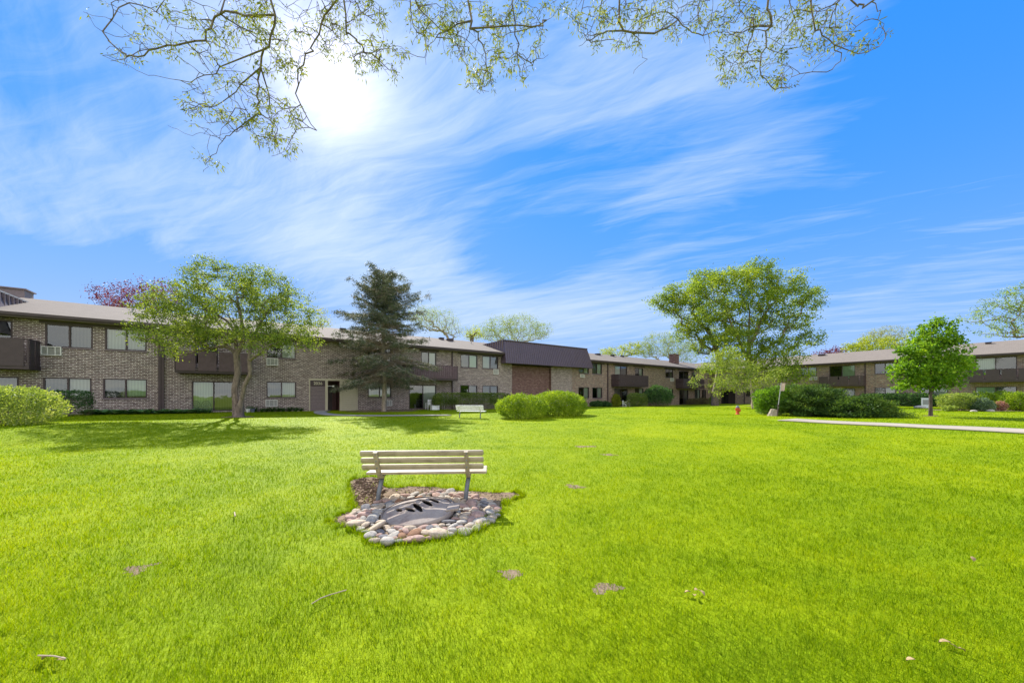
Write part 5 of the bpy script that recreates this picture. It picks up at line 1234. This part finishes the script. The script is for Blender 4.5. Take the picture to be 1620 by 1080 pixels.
wire_chair(near_wall(313, .9), GA+.3, 'round backed wire chair at the patio door, nearer the left'); wire_chair(near_wall(327, .95), GA-.2, 'round backed wire chair at the patio door, nearer the tree')
for px, o_, m_, lab in ((393, .75, 'wfurn', 'small white flower pot right of the spreading tree'), (400, .8, 'pot_blue', 'small blue grey flower pot beside the white one')):
    if m_ not in M: M[m_] = plain('blue_grey_glaze', (.16, .18, .30), .4, .3)
    p_ = near_wall(px, o_); root = empty('flower_pot', p_, 0, lab, 'flower pot')
    MB().lathe([(.001, 0), (.10, 0), (.14, .20), (.155, .20), (.155, .24), (.13, .24), (.12, .21), (.001, .21)], 14).build('pot', M[m_], root)
    rr = np.random.default_rng(int(px)); P3 = rr.normal(0, .07, (160, 3))+np.array([0, 0, .30]); V, Q = leaves_np(P3, .07, .4, r=rr); link_mesh('plant', np_mesh('plant', V, Q), M['lf_blue'], root)
def patio_bench(pos, rz):
    root = empty('patio_bench', pos, rz, 'white lattice backed garden bench at the patio door left of the long hedge', 'bench')
    for s in (-.8, .8):
        for y in (-.25, .25): MB().box(s-.03, s+.03, y-.03, y+.03, -.05, .62 if y < 0 else .92).build('leg', M['wfurn'], root)
        MB().box(s-.03, s+.03, -.28, .28, .60, .64).build('armrest', M['wfurn'], root)
    st = MB()
    for i in range(5): st.box(-.78, .78, -.25+i*.1, -.17+i*.1, .42, .445)
    st.build('seat', M['wfurn'], root); b = MB().box(-.77, .77, .235, .265, .84, .90).box(-.77, .77, .235, .265, .48, .53)
    for i in range(12): x = -.72+i*.13; b.quad((x-.02, .25, .53), (x+.03, .25, .53), (x+.13, .25, .84), (x+.08, .25, .84)); b.quad((x+.08, .245, .53), (x+.13, .245, .53), (x+.03, .245, .84), (x-.02, .245, .84))
    b.build('backrest', M['wfurn'], root)
patio_bench(near_wall(681, 1.1), GA+math.pi)
o = MB().box(-.35, .35, -.22, .22, 0, .34).box(-.38, .38, -.25, .25, .34, .40).build('storage_box', M['wfurn'], None, bevel=.02); o.location = near_wall(675, 1.9); o.rotation_euler.z = GA; tag(o, 'low white storage box in front of the lattice bench', 'box')
M['black'] = plain('black_rubber', (.03, .03, .03), .7); M['bikeframe'] = plain('pale_bike_enamel', (.50, .44, .48), .35)
def bicycle(pos, rz):
    root = empty('bicycle', pos, rz, 'pale bicycle leaning by the dark patio door far back', 'bicycle')
    for x in (-.52, .52):
        w_ = MB().tube([(x+.33*math.cos(a), 0, .34+.33*math.sin(a)) for a in np.linspace(0, 2*math.pi, 25)], .022, 6, False).build('wheel', M['wfurn'], root)
        sp_ = MB()
        for k in range(8): a = k*math.pi/4; sp_.tube([(x, 0, .34), (x+.31*math.cos(a), 0, .34+.31*math.sin(a))], .005, 4)
        sp_.build('spokes', M['greymetal'], w_)
    f = MB()
    for a, b in (((-.52, 0, .34), (-.15, 0, .32)), ((-.52, 0, .34), (-.22, 0, .78)), ((-.15, 0, .32), (-.25, 0, .88)), ((-.15, 0, .32), (.38, 0, .80)), ((-.22, 0, .76), (.36, 0, .86)), ((.34, 0, .95), (.52, 0, .34))): f.tube([a, b], .02, 6)
    f.build('frame', M['bikeframe'], root); MB().box(-.38, -.12, -.06, .06, .88, .92).build('saddle', M['black'], root, bevel=.02)
    MB().tube([(.30, -.27, .98), (.36, -.1, 1.0), (.36, .1, 1.0), (.30, .27, .98)], .014, 6).build('handlebar', M['greymetal'], root)
bicycle(near_wall(982, 1.2), GA)
def plastic_chair(pos, rz):
    root = empty('patio_chair', pos, rz, 'small white patio chair left of the bicycle', 'chair')
    MB().box(-.23, .23, -.22, .22, .38, .42).build('seat', M['wfurn'], root, bevel=.01); MB().box(-.23, .23, .18, .22, .42, .88).build('backrest', M['wfurn'], root, bevel=.02)
    for sx in (-.2, .2):
        for sy in (-.19, .19): MB().box(sx-.02, sx+.02, sy-.02, sy+.02, -.05, .38).build('leg', M['wfurn'], root)
plastic_chair(near_wall(973.5, 1.5), GA+.4)
o = MB().box(-.35, .35, -.18, .18, 0, 1.0).box(-.38, .38, -.21, .21, 1.0, 1.05).build('utility_cabinet', M['wfurn'], None, bevel=.015); o.location = at(1466, 37); o.rotation_euler.z = GE; tag(o, 'white utility cabinet by the wall behind the maple trunk', 'cabinet')
MB().box(-.25, .25, -.19, -.183, .35, .85).build('vent_panel', M['greymetal'], o)
for px, Y, s, lab in ((1453, 36, .35, 'pale boulder left of the white cabinet'), (1459, 35, .25, 'smaller pale boulder beside the white cabinet'), (1540, 24.0, .16, 'pale stone edging the right shrub bed, left one'), (1566, 24.0, .2, 'flat pale stone edging the right shrub bed, right one')):
    o = bpy.data.objects.new('boulder', kinds[0][1][1]); C.objects.link(o); o.location = at(px, Y, s*.25); o.scale = (s, s, s*.8); tag(o, lab, 'stone')
# bed of bare soil under the right shrubs and round the tree feet
def soil_ring(x, y, a, b, rot=0):
    t = np.linspace(0, 2*math.pi, 13)[:-1]; u, v = a*np.cos(t)*(1+rng.normal(0, .06, 12)), b*np.sin(t)*(1+rng.normal(0, .06, 12)); soil_patch(np.stack([x+u*math.cos(rot)-v*math.sin(rot), y+u*math.sin(rot)+v*math.cos(rot)], 1), 'bare_soil', .02)
for px, Y, a, b_, ro in ((1575, 25.6, 4.2, 1.3, -.15), (377, 20.2, .8, .6, 0), (607, 28.5, 2.6, 1.2, GA), (1472, 20.5, .35, .3, 0), (1196, 46, 1.2, 1, 0)):
    v = at(px, Y); soil_ring(v.x, v.y, a, b_, ro)
v = near_wall(610, .9); soil_ring(v.x, v.y, 3.6, .9, GA); v = near_wall(730, 1.7); soil_ring(v.x, v.y, 3.6, .9, GA)

# ------------------------------------------------------------------ fallen leaves and twigs on the lawn
M['deadleaf'] = plain('dead_leaf', (.33, .24, .13), .9, .35, 20, spec=.02); M['twig'] = plain('dry_twig', (.36, .28, .20), .85, .3, 20)
def dead_leaf(px, py, s, lab):
    x, y = on_ground(px, py); r = np.random.default_rng(int(px*7+py)); mb = MB(); K = 6
    for k in range(K+1):
        t = k/K; w_ = .32*math.sin(math.pi*(.05+.9*t)); z = .18*math.sin(math.pi*t)
        mb.v += [((t-.5)*1.0, -w_, z+.12), ((t-.5)*1.0, 0, z), ((t-.5)*1.0, w_, z+.15)]
    for k in range(K): mb.f += [(3*k, 3*k+1, 3*k+4, 3*k+3), (3*k+1, 3*k+2, 3*k+5, 3*k+4)]
    o = mb.build('dead_leaf', M['deadleaf'], smooth=True); o.location = (x, y, gz(x, y)+.03); o.scale = (s*.72,)*3; o.rotation_euler = (r.normal(0, .3), r.normal(0, .3), r.uniform(0, 6.28)); sm = o.modifiers.new('t', 'SOLIDIFY'); sm.thickness = .03
    tag(o, lab, 'leaf')
for px, py, s, lab in ((1495, 1024, .075, 'largest curled tan leaf lying in the grass at lower right'), (1508, 1029, .045, 'small dry leaf touching the largest tan leaf at lower right'), (1521, 1035, .05, 'dry leaf lower right, last of the row of three'), (1441, 1052, .06, 'flat tan leaf near the bottom edge at lower right'),
                   (72, 1049, .07, 'dry leaf near the bottom left corner'), (96, 1052, .06, 'second dry leaf near the bottom left corner'), (1088, 943, .07, 'pale dry leaf, left one of the small cluster right of centre'), (1099, 948, .06, 'pale dry leaf, middle one of the small cluster right of centre'),
                   (1110, 944, .08, 'pale dry leaf, right one of the small cluster right of centre'), (1101, 939, .06, 'pale dry leaf, farthest one of the small cluster right of centre'), (1538, 889, .08, 'grey brown dry leaf in the grass at far right'), (906, 768, .10, 'dry leaf in the bare spot right of the bench')):
    dead_leaf(px, py, s, lab)
def twig(pts, r_, lab):
    P = [(*on_ground(*p), 0) for p in pts]; P = [(x, y, gz(x, y)+.045+.012*(i % 2)) for i, (x, y, _) in enumerate(P)]
    tag(MB().tube(P, r_, 6).build('fallen_twig', M['twig']), lab, 'twig')
twig([(493, 964), (508, 957), (523, 949), (548, 944)], .004, 'long thin dry twig in the grass left of centre'); twig([(371, 815), (372, 823)], .007, 'short pale stick upright in view on the left lawn'); twig([(60, 1048), (85, 1052), (104, 1053)], .004, 'dry twig near the bottom left corner')
